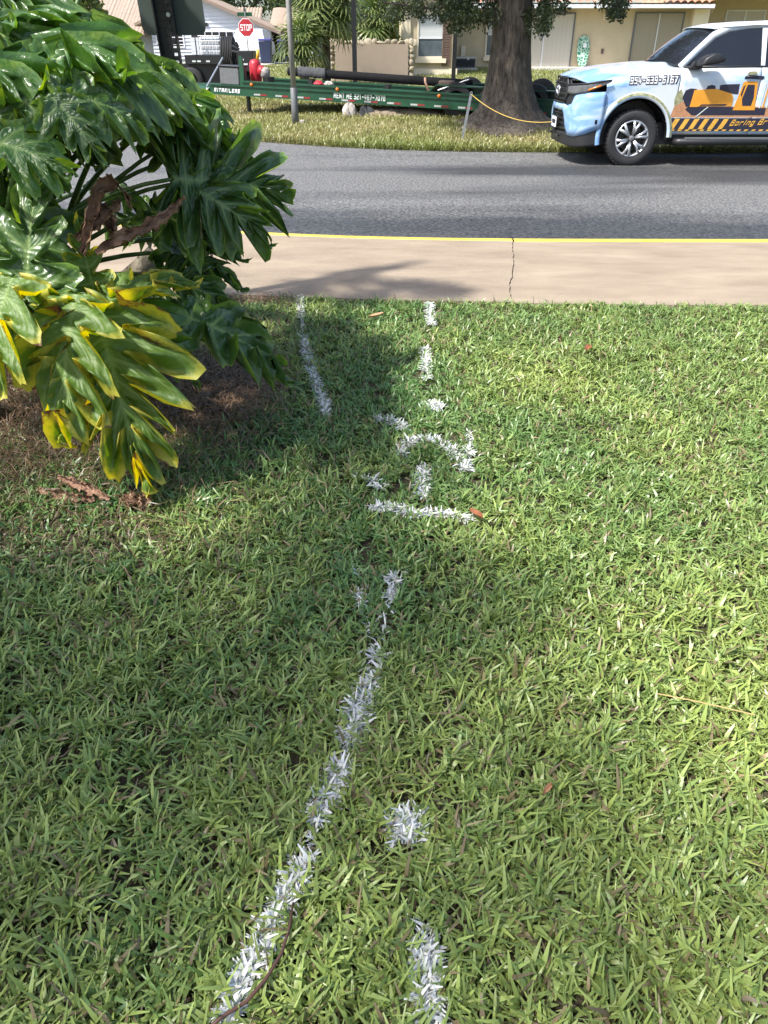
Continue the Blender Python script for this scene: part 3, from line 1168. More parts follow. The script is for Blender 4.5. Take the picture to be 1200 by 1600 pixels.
# hero leaves: base (px, py, distance), tip, facing, kind
HERO = [
    # front, yellowing, hanging to the ground
    ((150, 468, 2.72), (232, 778, 2.36), (.05, -.86, .5), 'h1', 'philo_yellow', dict(spread=.6, seed=21, arc=.55, droop=.25, fold=.05, ruf=.07, W=.56, nl=8, a0=105, a1=12, sinus=.36, side=(.85, .8))),
    ((120, 455, 2.70), (118, 700, 2.42), (-.25, -.85, .45), 'h2', 'philo_yellow', dict(spread=.6, seed=22, arc=.6, droop=.25, fold=.05, ruf=.07, W=.50, nl=6, a0=100, a1=14, sinus=.42)),
    ((20, 430, 2.62), (-30, 640, 2.38), (-.2, -.8, .5), 'h3', 'philo_yellow', dict(spread=.6, seed=23, arc=.6, droop=.3, W=.5, nl=5, a0=105)),
    ((160, 470, 2.80), (318, 432, 2.95), (-.15, -.42, .9), 'h4', 'philo_yellow', dict(seed=24, arc=.6, droop=.3, fold=.3, W=.42, nl=5, a0=100, a1=12)),
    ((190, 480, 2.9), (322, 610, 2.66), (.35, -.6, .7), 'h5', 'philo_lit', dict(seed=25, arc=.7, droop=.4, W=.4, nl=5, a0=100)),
    # dark leaf leaning right over the straw
    ((268, 490, 3.05), (480, 598, 3.14), (-.15, -.25, .95), 'h6', 'philo', dict(seed=26, arc=.9, droop=.35, fold=.1, W=.42, nl=6, ruf=.06)),
    # big right-hand leaf against the road
    ((268, 280, 3.3), (462, 300, 3.6), (-.12, -.9, .42), 'h7', 'philo', dict(seed=27, arc=.5, droop=.3, fold=.04, W=.70, nl=7, a0=125, sinus=.2, ruf=.06)),
    ((282, 285, 3.35), (430, 385, 3.3), (.1, -.72, .7), 'h8', 'philo', dict(seed=28, arc=.7, droop=.4, fold=.05, W=.5, nl=6, a0=110, sinus=.2)),
    ((262, 250, 3.6), (375, 205, 3.9), (-.3, -.75, .5), 'h9', 'philo', dict(seed=29, arc=.6, droop=.3, W=.55, nl=6, ruf=.08)),
    ((262, 395, 3.45), (392, 452, 3.5), (-.1, -.3, .95), 'h16', 'philo', dict(seed=36, arc=.7, droop=.35, W=.45, nl=6, sinus=.22)),
    ((262, 372, 3.55), (396, 402, 3.6), (-.1, -.2, 1), 'h17', 'philo', dict(seed=37, arc=.6, droop=.3, W=.45, nl=6, sinus=.22)),
    ((245, 430, 3.3), (372, 486, 3.3), (0, -.5, .85), 'h18', 'philo', dict(seed=38, arc=.8, droop=.4, W=.48, nl=6, sinus=.22)),
    ((235, 330, 3.45), (345, 392, 3.3), (.1, -.7, .7), 'h19', 'philo', dict(seed=39, arc=.7, droop=.35, W=.5, nl=6, sinus=.25)),
    ((255, 230, 3.7), (400, 258, 3.9), (-.1, -.8, .5), 'h20', 'philo', dict(seed=40, arc=.5, droop=.3, W=.6, nl=7, sinus=.22, ruf=.07)),
    # big glossy leaves upper left
    ((88, 148, 2.42), (238, 205, 2.62), (.0, -.66, .75), 'h10', 'philo', dict(spread=.6, seed=30, arc=.7, droop=.45, fold=.12, W=.52, nl=5, a0=118, sinus=.45)),
    ((80, 150, 2.40), (168, 262, 2.30), (.25, -.75, .7), 'h11', 'philo', dict(spread=.6, seed=31, arc=.8, droop=.45, fold=.1, W=.42, nl=5, a0=110, sinus=.45)),
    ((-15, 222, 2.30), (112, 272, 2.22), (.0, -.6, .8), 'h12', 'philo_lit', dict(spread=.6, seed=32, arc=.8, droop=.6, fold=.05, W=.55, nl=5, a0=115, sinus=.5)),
    ((70, 135, 2.5), (-40, 250, 2.3), (-.3, -.7, .7), 'h13', 'philo', dict(seed=33, arc=.6, droop=.4, W=.5, nl=6)),
    ((40, 470, 2.75), (70, 250, 3.0), (-.1, -.8, -.2), 'h14', 'philo', dict(seed=34, arc=.4, droop=.3, W=.4, nl=5)),
    ((150, 465, 2.85), (115, 330, 3.0), (.2, -.85, .1), 'h15', 'philo_yellow', dict(seed=35, arc=.3, droop=.3, W=.32, nl=5)),
]
for (b, t, nr_, key, mt, kw) in HERO:
    B, T = aty(*b), aty(*t)
    if T.z < .02:
        T.z = .02
    put_leaf(B, T, nr_, key, M[mt], **kw)
    petiole(PLANT_C + Vector((rnd.uniform(-.15, .25), rnd.uniform(-.25, .1), rnd.uniform(.35, .6))), B)

# upper layers seen almost edge-on, and the mass of the crown
pr = random.Random(15)
keys = list(KW)
top = [(30, 40, 3.0), (110, 55, 3.1), (190, 62, 3.3), (60, 95, 2.8), (150, 100, 3.0), (235, 88, 3.5), (20, 15, 3.4), (90, 12, 3.6), (250, 105, 3.7),
       (15, 120, 2.7), (200, 118, 3.2), (285, 118, 3.9), (255, 140, 3.7), (175, 30, 3.8), (-30, 70, 3.0), (120, 128, 2.9), (310, 150, 4.1), (230, 170, 3.5), (280, 185, 3.8), (170, 135, 3.3)]
for i, (x, y, Y) in enumerate(top):
    B = aty(x - 45, y + 12, Y)
    ang = pr.uniform(-1.1, .7)
    L = pr.uniform(.42, .58)
    T = B + Vector((math.cos(ang) * L, math.sin(ang) * L, pr.uniform(-.16, .02)))
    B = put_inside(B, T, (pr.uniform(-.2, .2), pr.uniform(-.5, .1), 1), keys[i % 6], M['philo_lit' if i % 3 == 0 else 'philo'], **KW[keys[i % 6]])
    if B is None:
        continue
    petiole(PLANT_C + Vector((pr.uniform(-.3, .3), pr.uniform(-.3, .4), pr.uniform(.5, .85))), B)
for i in range(46):
    a = pr.uniform(0, 2 * math.pi)
    el = pr.uniform(-.15, 1.15)
    R_ = pr.uniform(.55, 1.05)
    d = Vector((math.cos(a) * math.cos(el) * 1.15, math.sin(a) * math.cos(el), math.sin(el) * .95))
    C0 = PLANT_C + Vector((-.15, .15, .6))
    B = C0 + d * R_
    if B.x > -.95 and B.y < 4.2:
        B.x = -.95 - pr.uniform(0, .4)
    out = Vector((math.cos(a), math.sin(a), 0))
    T = B + (out * pr.uniform(.3, .45) + Vector((0, 0, pr.uniform(-.42, -.05) if el < .45 else pr.uniform(-.2, .05))) + Vector((pr.uniform(-.15, .15), pr.uniform(-.15, .15), 0)))
    T.z = max(T.z, .03)
    if B.y < 2.75 and B.z > .75:
        B.y += .6
        T.y += .6
    if T.x > -.62:
        sh = T.x + .62
        T.x -= sh
        B.x -= sh
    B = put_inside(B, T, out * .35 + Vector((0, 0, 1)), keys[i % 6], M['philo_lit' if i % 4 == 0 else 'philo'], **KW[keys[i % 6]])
    if B is None:
        continue
    petiole(PLANT_C + Vector((pr.uniform(-.3, .3), pr.uniform(-.3, .3), pr.uniform(.3, .7))), B)

# unseen tall leaves, added so their shadow falls on the walk
for i, (bx, by, bz, tx, ty, tz) in enumerate(((-1.62, 4.30, 2.02, -1.15, 4.5, 2.0), (-1.35, 4.62, 2.12, -.85, 4.75, 2.08), (-1.75, 4.75, 2.15, -1.3, 5.05, 2.1), (-1.15, 4.45, 2.2, -.66, 4.55, 2.2), (-2.0, 4.4, 2.0, -1.7, 4.9, 1.98))):
    k_ = keys[i % 6]
    put_leaf((bx, by, bz), (tx, ty, tz), (.1, -.1, 1), k_, M['philo'], **KW[k_])
    petiole(PLANT_C + Vector((-.1 + .05 * i, .25, .8)), (bx, by, bz))

# dead, curled leaves: crumpled strips
def dead_strip(pts, w, seed, name='dead_leaf', m='philo_dead'):
    r = random.Random(seed)
    pts = [Vector(p) for p in pts]
    V, Q = [], []
    n = 26
    ax = (pts[-1] - pts[0]).normalized()
    side = ax.cross(Vector((0, -1, .4))).normalized()
    nr = side.cross(ax).normalized()
    if nr.y > 0:
        nr = -nr
    tw = r.uniform(-.6, .6)
    for i in range(n + 1):
        t = i / n * (len(pts) - 1)
        k = min(len(pts) - 2, int(t))
        p = pts[k].lerp(pts[k + 1], t - k)
        R = w * .30 * (.3 + .7 * math.sin(math.pi * min(1, i / n * .95 + .04))) * r.uniform(.75, 1.2)
        for j in range(9):
            th = -2.0 + 4.0 * j / 8 + tw * i / n * 2
            rr = R * (1 + r.uniform(-.4, .4)) * (1 + .35 * abs(j - 4) / 4)
            V.append(p + side * rr * math.sin(th) - nr * rr * math.cos(th) + Vector((r.uniform(-.006, .006), 0, r.uniform(-.007, .007))))
    for i in range(n):
        for j in range(8):
            q = i * 9 + j
            Q.append((q, q + 9, q + 10, q + 1))
    mb = MB()
    mb.add(V, Q)
    o = mb.build(name, M[m], plant, smooth=True)
    return o


dl = dead_strip([aty(128, 395, 2.62), aty(140, 345, 2.66), aty(152, 300, 2.68), aty(175, 280, 2.7), aty(196, 300, 2.72), aty(204, 325, 2.74)], .065, 1)
dl['label'] = 'brown curled dead leaf'
for i, (pp, w) in enumerate([
    ([(150, 395, 2.62), (185, 372, 2.64), (228, 355, 2.68), (262, 335, 2.72), (288, 308, 2.76)], .05),
    ([(118, 372, 2.66), (150, 350, 2.66), (188, 316, 2.7)], .05),
    ([(130, 352, 2.7), (150, 322, 2.72), (168, 345, 2.7), (176, 360, 2.7)], .055),
    ([(160, 318, 2.7), (172, 340, 2.7), (176, 372, 2.7)], .05),
    ([(200, 768, 2.44), (206, 785, 2.40), (203, 800, 2.37)], .07),
    ([(228, 772, 2.42), (226, 790, 2.38), (224, 808, 2.36)], .06),
    ([(90, 745, 2.5), (130, 760, 2.46), (170, 778, 2.42)], .05),
    ([(60, 770, 2.5), (105, 785, 2.44), (150, 790, 2.42)], .05)]):
    P = [aty(*q) for q in pp]
    for q in P:
        q.z = max(q.z, .02)
    o = dead_strip(P, w, 10 + i)
    o['label'] = 'brown curled dead leaf'

# ------------------------------------------------------------------ lettering
GLYPH = {
    '0': [[(0, 0), (2, 0), (2, 4), (0, 4), (0, 0)]], '1': [[(.4, 3.4), (1.1, 4), (1.1, 0)]], '2': [[(0, 4), (2, 4), (2, 2.2), (0, 1.4), (0, 0), (2, 0)]],
    '3': [[(0, 4), (2, 4), (2, 0), (0, 0)], [(.5, 2.1), (2, 2.1)]], '4': [[(.2, 4), (.0, 1.3), (2, 1.3)], [(1.5, 4), (1.5, 0)]],
    '5': [[(2, 4), (0, 4), (0, 2.3), (2, 2.3), (2, 0), (0, 0)]], '6': [[(2, 4), (0, 4), (0, 0), (2, 0), (2, 2.2), (0, 2.2)]],
    '7': [[(0, 4), (2, 4), (.9, 0)]], '9': [[(0, 0), (2, 0), (2, 4), (0, 4), (0, 1.9), (2, 1.9)]], '-': [[(.3, 2), (1.7, 2)]],
    'R': [[(0, 0), (0, 4), (2, 4), (2, 2), (0, 2)], [(1, 2), (2, 0)]], 'E': [[(2, 4), (0, 4), (0, 0), (2, 0)], [(0, 2), (1.6, 2)]],
    'N': [[(0, 0), (0, 4), (2, 0), (2, 4)]], 'T': [[(0, 4), (2, 4)], [(1, 4), (1, 0)]], 'M': [[(0, 0), (0, 4), (1.2, 1.4), (2.4, 4), (2.4, 0)]],
    'I': [[(.5, 0), (.5, 4)]], 'A': [[(0, 0), (.3, 4), (1.7, 4), (2, 0)], [(.2, 1.5), (1.8, 1.5)]], 'L': [[(0, 4), (0, 0), (2, 0)]],
    'S': [[(2, 4), (0, 4), (0, 2.1), (2, 2.1), (2, 0), (0, 0)]], 'O': [[(0, 0), (2, 0), (2, 4), (0, 4), (0, 0)]], 'P': [[(0, 0), (0, 4), (2, 4), (2, 1.9), (0, 1.9)]],
    'B': [[(0, 0), (0, 4), (1.8, 4), (2, 2.2), (0, 2.2)], [(1.8, 2.2), (2.1, 0), (0, 0)]], 'o': [[(0, 0), (1.6, 0), (1.6, 2.4), (0, 2.4), (0, 0)]],
    'r': [[(0, 0), (0, 2.4), (1.4, 2.4)]], 'i': [[(.4, 0), (.4, 2.4)], [(.4, 3.2), (.4, 3.7)]], 'n': [[(0, 0), (0, 2.4), (1.6, 2.4), (1.6, 0)]],
    'g': [[(1.6, 0), (0, 0), (0, 2.4), (1.6, 2.4), (1.6, -1.2), (.2, -1.2)]], ' ': []}
GW = {'I': 1, 'i': .8, ' ': .7, 'M': 2.4, 'r': 1.3, 'o': 1.6, 'n': 1.6, 'g': 1.6}


def lettering(txt, name, m, parent, origin, xdir, zdir, height, width, stroke=.9, depth=.0015, slant=0.0, lift=0.0, gap=.95):
    """bold block letters cut from strokes; origin = lower left of the capitals in world space"""
    tot = sum(GW.get(ch, 2) + gap for ch in txt) - gap
    sx, sz = width / tot, height / 4
    xd, zd = Vector(xdir).normalized(), Vector(zdir).normalized()
    nd = xd.cross(zd).normalized()
    mb = MB()
    cx = 0
    k = 0
    h = stroke / 2
    for ch in txt:
        for pl in GLYPH[ch]:
            # keep the stroke inside the cell
            q = [(cx + h * .6 + x * (1 - .3 * stroke * .6), y * (1 - stroke / 4.4) + h * .9) for x, y in pl]
            for (ax, ay), (bx, by) in zip(q, q[1:]):
                dx, dy = bx - ax, by - ay
                l = math.hypot(dx, dy) or 1
                dx, dy = dx / l, dy / l
                hx = h * (sz / sx) * .62 if abs(dy) > .5 else h
                e = h * .8 if abs(dy) > .5 else h * (sz / sx) * .62
                P = [(ax - dx * e - dy * hx, ay - dy * e + dx * h), (bx + dx * e - dy * hx, by + dy * e + dx * h), (bx + dx * e + dy * hx, by + dy * e - dx * h), (ax - dx * e + dy * hx, ay - dy * e - dx * h)]
                k += 1
                mb.prism(P, lambda a, b, d: Vector(origin) + xd * (a + slant * b) * sx + zd * b * sz + nd * (lift + d + .00003 * (k % 9)), depth)
        cx += GW.get(ch, 2) + gap
    return mb.build(name, m, parent)


M['print_white'] = pm('print_white', (.78, .78, .80), .5, var=.05)
M['print_grey'] = pm('print_pale', (.55, .60, .57), .5, var=.08)
M['print_dark'] = pm('print_dark', (.018, .018, .035), .4, var=.1)
M['print_orange'] = pm('print_orange', (.62, .27, .025), .35, var=.12, scale=5)
M['print_amber'] = pm('print_amber', (.60, .33, .05), .35, var=.25, scale=9)
M['print_brown'] = pm('print_brown', (.30, .13, .06), .4, scale=16, col2=(.50, .27, .14), stretch=(1, 1, 4))
M['print_green'] = pm('print_trees', (.10, .13, .05), .4, scale=18, col2=(.38, .36, .22))

# ------------------------------------------------------------------ pick-up truck
def wrap_material():
    """printed vinyl wrap: blue sky with streaky clouds"""
    m = bpy.data.materials.new('sky_wrap')
    nt, N, L, b = nodes_of(m)
    tc = N.new('ShaderNodeTexCoord')
    mp = N.new('ShaderNodeMapping')
    mp.inputs['Scale'].default_value = (.9, 1.6, 2.6)
    mp.inputs['Rotation'].default_value = (0, .35, .2)
    L.new(tc.outputs['Object'], mp.inputs[0])
    n1 = N.new('ShaderNodeTexNoise')
    n1.inputs['Scale'].default_value = 1.7
    n1.inputs['Detail'].default_value = 7
    n1.inputs['Roughness'].default_value = .55
    n1.inputs['Distortion'].default_value = .8
    L.new(mp.outputs[0], n1.inputs['Vector'])
    sx = N.new('ShaderNodeSeparateXYZ')
    L.new(tc.outputs['Object'], sx.inputs[0])
    g = N.new('ShaderNodeMapRange')      # clouds gather towards the doors
    g.inputs[1].default_value = .3
    g.inputs[2].default_value = 1.5
    g.inputs[3].default_value = -.06
    g.inputs[4].default_value = .16
    L.new(sx.outputs['X'], g.inputs[0])
    ad = N.new('ShaderNodeMath')
    ad.operation = 'ADD'
    L.new(n1.outputs[0], ad.inputs[0])
    L.new(g.outputs[0], ad.inputs[1])
    r = N.new('ShaderNodeValToRGB')
    e = r.color_ramp.elements
    e[0].position = .36
    e[0].color = (.17, .31, .54, 1)
    e[1].position = .70
    e[1].color = (.54, .58, .60, 1)
    k = r.color_ramp.elements.new(.5)
    k.color = (.34, .48, .64, 1)
    L.new(ad.outputs[0], r.inputs[0])
    L.new(r.outputs[0], b.inputs['Base Color'])
    b.inputs['Roughness'].default_value = .24
    b.inputs['Coat Weight'].default_value = .4
    b.inputs['Coat Roughness'].default_value = .08
    return m


M['wrap'] = wrap_material()
M['amber_lens'] = pm('amber_lens', (.55, .16, .01), .15, var=.1)
M['lamp_lens'] = pm('lamp_lens', (.10, .105, .11), .08, var=.3, scale=9)
TX, TY, TZ = 2.97, 12.95, ROAD_Z + .004
truck = thing('pickup_truck', 'pickup truck in a blue sky wrap with orange drilling machine print', 'truck', (TX, TY, TZ))
TW = 1.92                                      # width


def tp(name, mb, m, parent=None, **kw):
    kw.setdefault('smooth', True)
    return mb.build(name, M[m], parent or truck, local=True, **kw)


def sides():
    return ((0, 1), (TW, -1))                  # lateral origin, direction inwards


ARCH_C, ARCH_R = (1.03, .43), .545
REAR_C = 4.42


def arch(x, cx):
    d = ARCH_R ** 2 - (x - cx) ** 2
    return ARCH_C[1] + math.sqrt(d) if d > 0 else 0


def belt(x):
    return interp(x, [(.45, 1.19), (.6, 1.245), (1.0, 1.32), (1.62, 1.375), (3.9, 1.395), (5.5, 1.41)])


def lat(z, zt):
    """side section: flat flank, shoulder turning in at the top, sill tucking under"""
    a = .07 * sstep(zt - .13, zt, z) ** 1.6
    return a + .05 * (1 - sstep(.40, .56, z))


def side_panel(name, x0, x1, n, zlo, zhi, y0, s, m='wrap', parent=None, nz=14):
    mb = MB()

    def f(u, v):
        x = x0 + (x1 - x0) * u
        a, b = zlo(x), zhi(x)
        z = a + (b - a) * v
        return (x, y0 + s * lat(z, b if b > 1.1 else 9), z)
    mb.grid(n, nz, f)
    return tp(name, mb, m, parent, solid=.012)


sill = .47
for (y0, s) in sides():
    def fz(x):
        return max(sill + .0, arch(x, ARCH_C[0])) if .485 < x < 1.575 else sill
    side_panel('fender', .50, 1.615, 64, fz, lambda x: belt(x), y0, s)
    for (a, b) in ((1.625, 2.86), (2.87, 3.80)):
        d = side_panel('door', a, b, 14, lambda x: sill, belt, y0, s)
        hx = b - .14
        MB().tube([(hx - .10, y0 - s * .005, 1.255), (hx - .09, y0 - s * .035, 1.262), (hx + .06, y0 - s * .035, 1.268), (hx + .07, y0 - s * .005, 1.262)], .013, 6).build('door_handle', M['black'], d, local=True, smooth=True)

    def bz(x):
        return max(sill + .04, arch(x, REAR_C)) if abs(x - REAR_C) < ARCH_R else sill + .04
    side_panel('bed_side', 3.83, 5.42, 60, bz, lambda x: belt(x) + .02, y0, s)
    # wheel-arch flares
    for cx in (ARCH_C[0], REAR_C):
        mb = MB()

        def fl(u, v):
            a = math.pi * (-.06 + 1.06 * u)
            q = [(.535, .0), (.54, -.030), (.57, -.034), (.608, -.02), (.622, .003)][round(v * 4)]
            return (cx - q[0] * math.cos(a), y0 + s * q[1], ARCH_C[1] + q[0] * math.sin(a) * 1.02)
        mb.grid(36, 4, fl)
        fo = tp('wheel_flare', mb, 'wrap')
        # printed treeline on the flare
        mb = MB()

        def fl2(u, v):
            a = math.pi * (.30 + .70 * u)
            q = [(.571, -.0365), (.59, -.031), (.606, -.0235)][round(v * 2)]
            return (cx - q[0] * math.cos(a), y0 + s * q[1], ARCH_C[1] + q[0] * math.sin(a) * 1.02)
        mb.grid(24, 2, fl2)
        if cx < 2:
            mb.build('flare_print', M['print_green'], fo, local=True, smooth=True)
        # liner
        mb = MB()
        mb.grid(20, 2, lambda u, v: (cx - .555 * math.cos(math.pi * u), y0 + s * (.03 + .42 * v), ARCH_C[1] - .05 + .56 * math.sin(math.pi * u)))
        tp('wheel_liner', mb, 'black')
    # step bar
    mb = MB()
    mb.tube([(1.70, y0 + s * .06, .36), (1.78, y0 - s * .03, .365), (3.72, y0 - s * .03, .375), (3.80, y0 + s * .06, .37)], .055, 8)
    tp('side_step', mb, 'black')
    MB().span((1.86, y0 - s * .075, .405), (3.64, y0 + s * .01, .428)).build('step_tread', M['grey_metal'], bpy.data.objects[truck.children[-1].name], local=True)
    # mirror
    mb = MB()
    pr_ = [(1.76, 1.40), (1.80, 1.50), (1.92, 1.565), (2.05, 1.55), (2.11, 1.49), (2.09, 1.44), (1.93, 1.415)]
    mb.prism(pr_, lambda a, b, d: (a + d * .35, y0 - s * (.04 + d), b + (d - .1) * .1), .20)
    mo = tp('side_mirror', mb, 'black', bevel=.03)
    MB().prism([(1.72, 1.37), (1.78, 1.46), (1.90, 1.42), (1.90, 1.37)], lambda a, b, d: (a, y0 + s * (.075 - d), b), .13).build('mirror_foot', M['black'], mo, local=True)
    # greenhouse: pillar and roof rail frame
    def gy(z):
        return y0 + s * (.075 + (z - 1.39) * .36)
    path = [(1.60, 1.375), (1.85, 1.60), (2.08, 1.79), (2.30, 1.885), (2.60, 1.925), (3.0, 1.94), (3.45, 1.925), (3.66, 1.88), (3.76, 1.62), (3.80, 1.385)]
    w_ = [.050, .050, .055, .055, .05, .05, .06, .10, .10, .09]
    mb = MB()
    V, Q = [], []
    for i, (x, z) in enumerate(path):
        a = path[max(0, i - 1)]
        b_ = path[min(len(path) - 1, i + 1)]
        tx, tz = b_[0] - a[0], b_[1] - a[1]
        l_ = math.hypot(tx, tz)
        nx, nz_ = -tz / l_, tx / l_
        for q, dy in ((-1, .02), (-1, 0.0), (.0, -.012), (1, .0), (1, .02)):
            V.append((x + nx * q * w_[i], gy(z) + s * dy, z + nz_ * q * w_[i]))
    for i in range(len(path) - 1):
        for j in range(4):
            p = i * 5 + j
            Q.append((p, p + 5, p + 6, p + 1))
    mb.add(V, Q)
    tp('cab_pillar', mb, 'wrap')
    # side glass
    win = [(1.72, 1.395), (1.93, 1.60), (2.12, 1.765), (2.32, 1.845), (2.60, 1.88), (2.825, 1.89), (2.86, 1.395)]
    tp('side_window', MB().prism(win, lambda a, b, d: (a, gy(b) + s * (.004 + d), b), .008), 'glass_dark', smooth=False)
    win2 = [(2.90, 1.395), (2.885, 1.89), (3.40, 1.88), (3.60, 1.82), (3.68, 1.60), (3.70, 1.395)]
    tp('side_window', MB().prism(win2, lambda a, b, d: (a, gy(b) + s * (.004 + d), b), .008), 'glass_dark', smooth=False)
    tp('door_pillar', MB().prism([(2.85, 1.39), (2.815, 1.90), (2.895, 1.90), (2.91, 1.39)], lambda a, b, d: (a, gy(b) + s * (-.004 + d), b), .02), 'wrap', smooth=False)
    tp('belt_moulding', MB().tube([(1.66, y0 + s * .062, 1.387), (2.6, y0 + s * .062, 1.396), (3.78, y0 + s * .062, 1.402)], .012, 6), 'black')

# hood
def hood_z(x, c):
    zc = interp(x, [(.02, 1.235), (.10, 1.275), (.25, 1.325), (.45, 1.365), (.8, 1.405), (1.2, 1.435), (1.7, 1.45)])
    ze = belt(x) + .002 if x > .45 else interp(x, [(.0, 1.15), (.30, 1.172), (.45, 1.192)])
    t = abs(c)
    k = 1 - sstep(.45, 1.0, t)
    z = ze + (zc - ze) * k
    z += .018 * math.exp(-((t - .62) / .07) ** 2) * sstep(.2, .6, x)
    return z


mb = MB()


def hood(u, v):
    c = -1 + 2 * v
    xa = .0 + .30 * abs(c) ** 3.2
    xb = 1.40 + .20 * abs(c) ** 2
    x = xa + (xb - xa) * u
    return (x, TW / 2 + c * (TW / 2 - .072), hood_z(x, c))


mb.grid(24, 40, hood)
tp('hood', mb, 'wrap', solid=.012)
# windscreen and roof
mb = MB()


def screen(u, v):
    c = -1 + 2 * v
    xb, zb = 1.38 + .21 * c * c, 1.445 - .06 * c * c
    xt, zt = 2.00 + .12 * c * c, 1.905 - .06 * c * c
    hw = (TW / 2 - .10) * (1 - u) + (TW / 2 - .25) * u
    return (xb + (xt - xb) * u, TW / 2 + c * hw, zb + (zt - zb) * u + .03 * math.sin(math.pi * u))


mb.grid(10, 20, screen)
tp('windscreen', mb, 'glass_dark', solid=.008)
tp('cowl', MB().grid(2, 20, lambda u, v: (1.34 + .21 * (2 * v - 1) ** 2 + .10 * u, TW / 2 + (2 * v - 1) * (TW / 2 - .12), 1.432 - .06 * (2 * v - 1) ** 2 + .0 * u)), 'black')
mb = MB()


def roof(u, v):
    c = -1 + 2 * v
    x = 1.97 + .12 * c * c * (1 - u) + (3.68 - 1.97) * u
    zc = interp(x, [(1.95, 1.905), (2.2, 1.955), (2.7, 1.985), (3.2, 1.98), (3.7, 1.93)])
    return (x, TW / 2 + c * (TW / 2 - .235), zc - .055 * c * c)


mb.grid(18, 18, roof)
tp('roof', mb, 'wrap', solid=.012)
tp('cab_back', MB().grid(4, 4, lambda u, v: (3.78 - .1 * u, .14 + v * (TW - .28), 1.0 + .92 * u)), 'wrap', solid=.01)
tp('rear_window', MB().grid(2, 2, lambda u, v: (3.765 - .035 * u, .35 + v * (TW - .7), 1.45 + .36 * u)), 'glass_dark', solid=.006)
tp('bed_floor', MB().span((3.85, .08, .78), (5.40, TW - .08, .84)), 'black', smooth=False)
tp('tailgate', MB().span((5.40, .05, .62), (5.46, TW - .05, 1.42)), 'wrap', bevel=.02)
tp('rear_bumper', MB().span((5.42, .04, .45), (5.58, TW - .04, .62)), 'black', bevel=.03)
for yy in (.02, TW - .20):
    tp('tail_lamp', MB().span((5.38, yy, 1.0), (5.475, yy + .18, 1.38)), 'red', bevel=.02)
tp('engine_bay', MB().span((.12, .30, .80), (.46, TW - .30, 1.16)).span((.46, .46, .55), (1.6, TW - .46, 1.2)), 'black', smooth=False)
tp('chassis', MB().span((.42, .22, .30), (5.3, TW - .22, .62)).span((.35, .14, .5), (.5, TW - .14, .95)).span((1.6, .10, .40), (3.84, TW - .10, .60)), 'black', smooth=False)
tp('cab_interior', MB().span((1.7, .2, .7), (3.7, TW - .2, 1.36)), 'black', smooth=False)

# front fascia: bands following the bumper's plan curve
PLAN = [(0, 0, .96), (.15, .001, .80), (.3, .012, .63), (.45, .04, .44), (.58, .085, .26), (.68, .145, .125), (.76, .215, .05), (.84, .30, .012), (.92, .42, .0), (1.0, .62, .0)]


def plan(s_):
    return interp(s_, [(a, b) for a, b, c in PLAN]), interp(s_, [(a, c) for a, b, c in PLAN])


def splan(s_):
    p = [plan(max(0, min(1, s_ + d))) for d in (-.06, -.03, 0, .03, .06)]
    return sum(q[0] for q in p) / 5, sum(q[1] for q in p) / 5


def band(name, m, s0, s1, zlo, zhi, off=0, mirror=True, n=30, nz=6, rake=.05, parent=None, bulge=0, solid=.02):
    res = None
    halves = s0 > .01
    mb = MB()
    for side in ((1, -1) if mirror else (1,)):
        def f(u, v):
            q = s0 + (s1 - s0) * u
            x, y = splan(q)
            lo, hi = zlo(q), zhi(q)
            z = lo + (hi - lo) * v
            y = y if side > 0 else TW - y
            inw = 1 if side > 0 else -1
            k = sstep(.62, .9, q)
            o_ = off + bulge * math.sin(math.pi * v)
            return (x - o_ * (1 - k) + rake * max(0, (z - .85)) * (1 - k), y - inw * o_ * k, z)
        mb.grid(n, nz, f)
        if halves:
            res = tp(name, mb, m, (parent[0] if side > 0 else parent[1]) if isinstance(parent, tuple) else parent, solid=solid) if side > 0 else (res, tp(name, mb, m, parent[1] if isinstance(parent, tuple) else parent, solid=solid))
            mb = MB()
    return res if halves else tp(name, mb, m, parent, solid=solid)


L_ = lambda pts: (lambda q: interp(q, pts))
for side_flag in (1,):
    band('bumper_cover', 'wrap', 0, .945, L_([(0, .775), (.33, .775), (.40, .70), (.47, .52), (.54, .435), (.66, .425), (.80, .47), (.945, .56)]),
         L_([(0, .865), (.36, .865), (.46, .85), (.56, .88), (.60, .99), (.7, 1.04), (.945, 1.06)]), off=.03, bulge=.02, n=44)
band('lower_bumper', 'black', 0, .945, L_([(0, .30), (.4, .29), (.7, .27), (.945, .30)]), L_([(0, .46), (.4, .47), (.6, .455), (.80, .49), (.945, .575)]), off=.012, n=30)
band('lower_intake', 'black', 0, .52, lambda q: .44, lambda q: .80, off=-.02, n=16)
for k in range(4):
    band('intake_bar', 'black_metal', 0, .40, lambda q: .50 + .07 * k, lambda q: .522 + .07 * k, off=.004, n=12, nz=1)
band('headlight_surround', 'black', .36, .66, lambda q: .86, L_([(.36, 1.15), (.66, 1.08)]), off=.012, n=14)
gr = band('grille', 'black', 0, .44, L_([(0, .86), (.3, .86), (.44, .98)]), L_([(0, 1.245), (.34, 1.235), (.44, 1.14)]), off=-.01, n=16)
for k in range(4):
    band('grille_bar', 'black_metal', 0, .39, lambda q: .915 + .075 * k, lambda q: .945 + .075 * k, off=.022, n=12, nz=2, parent=gr)
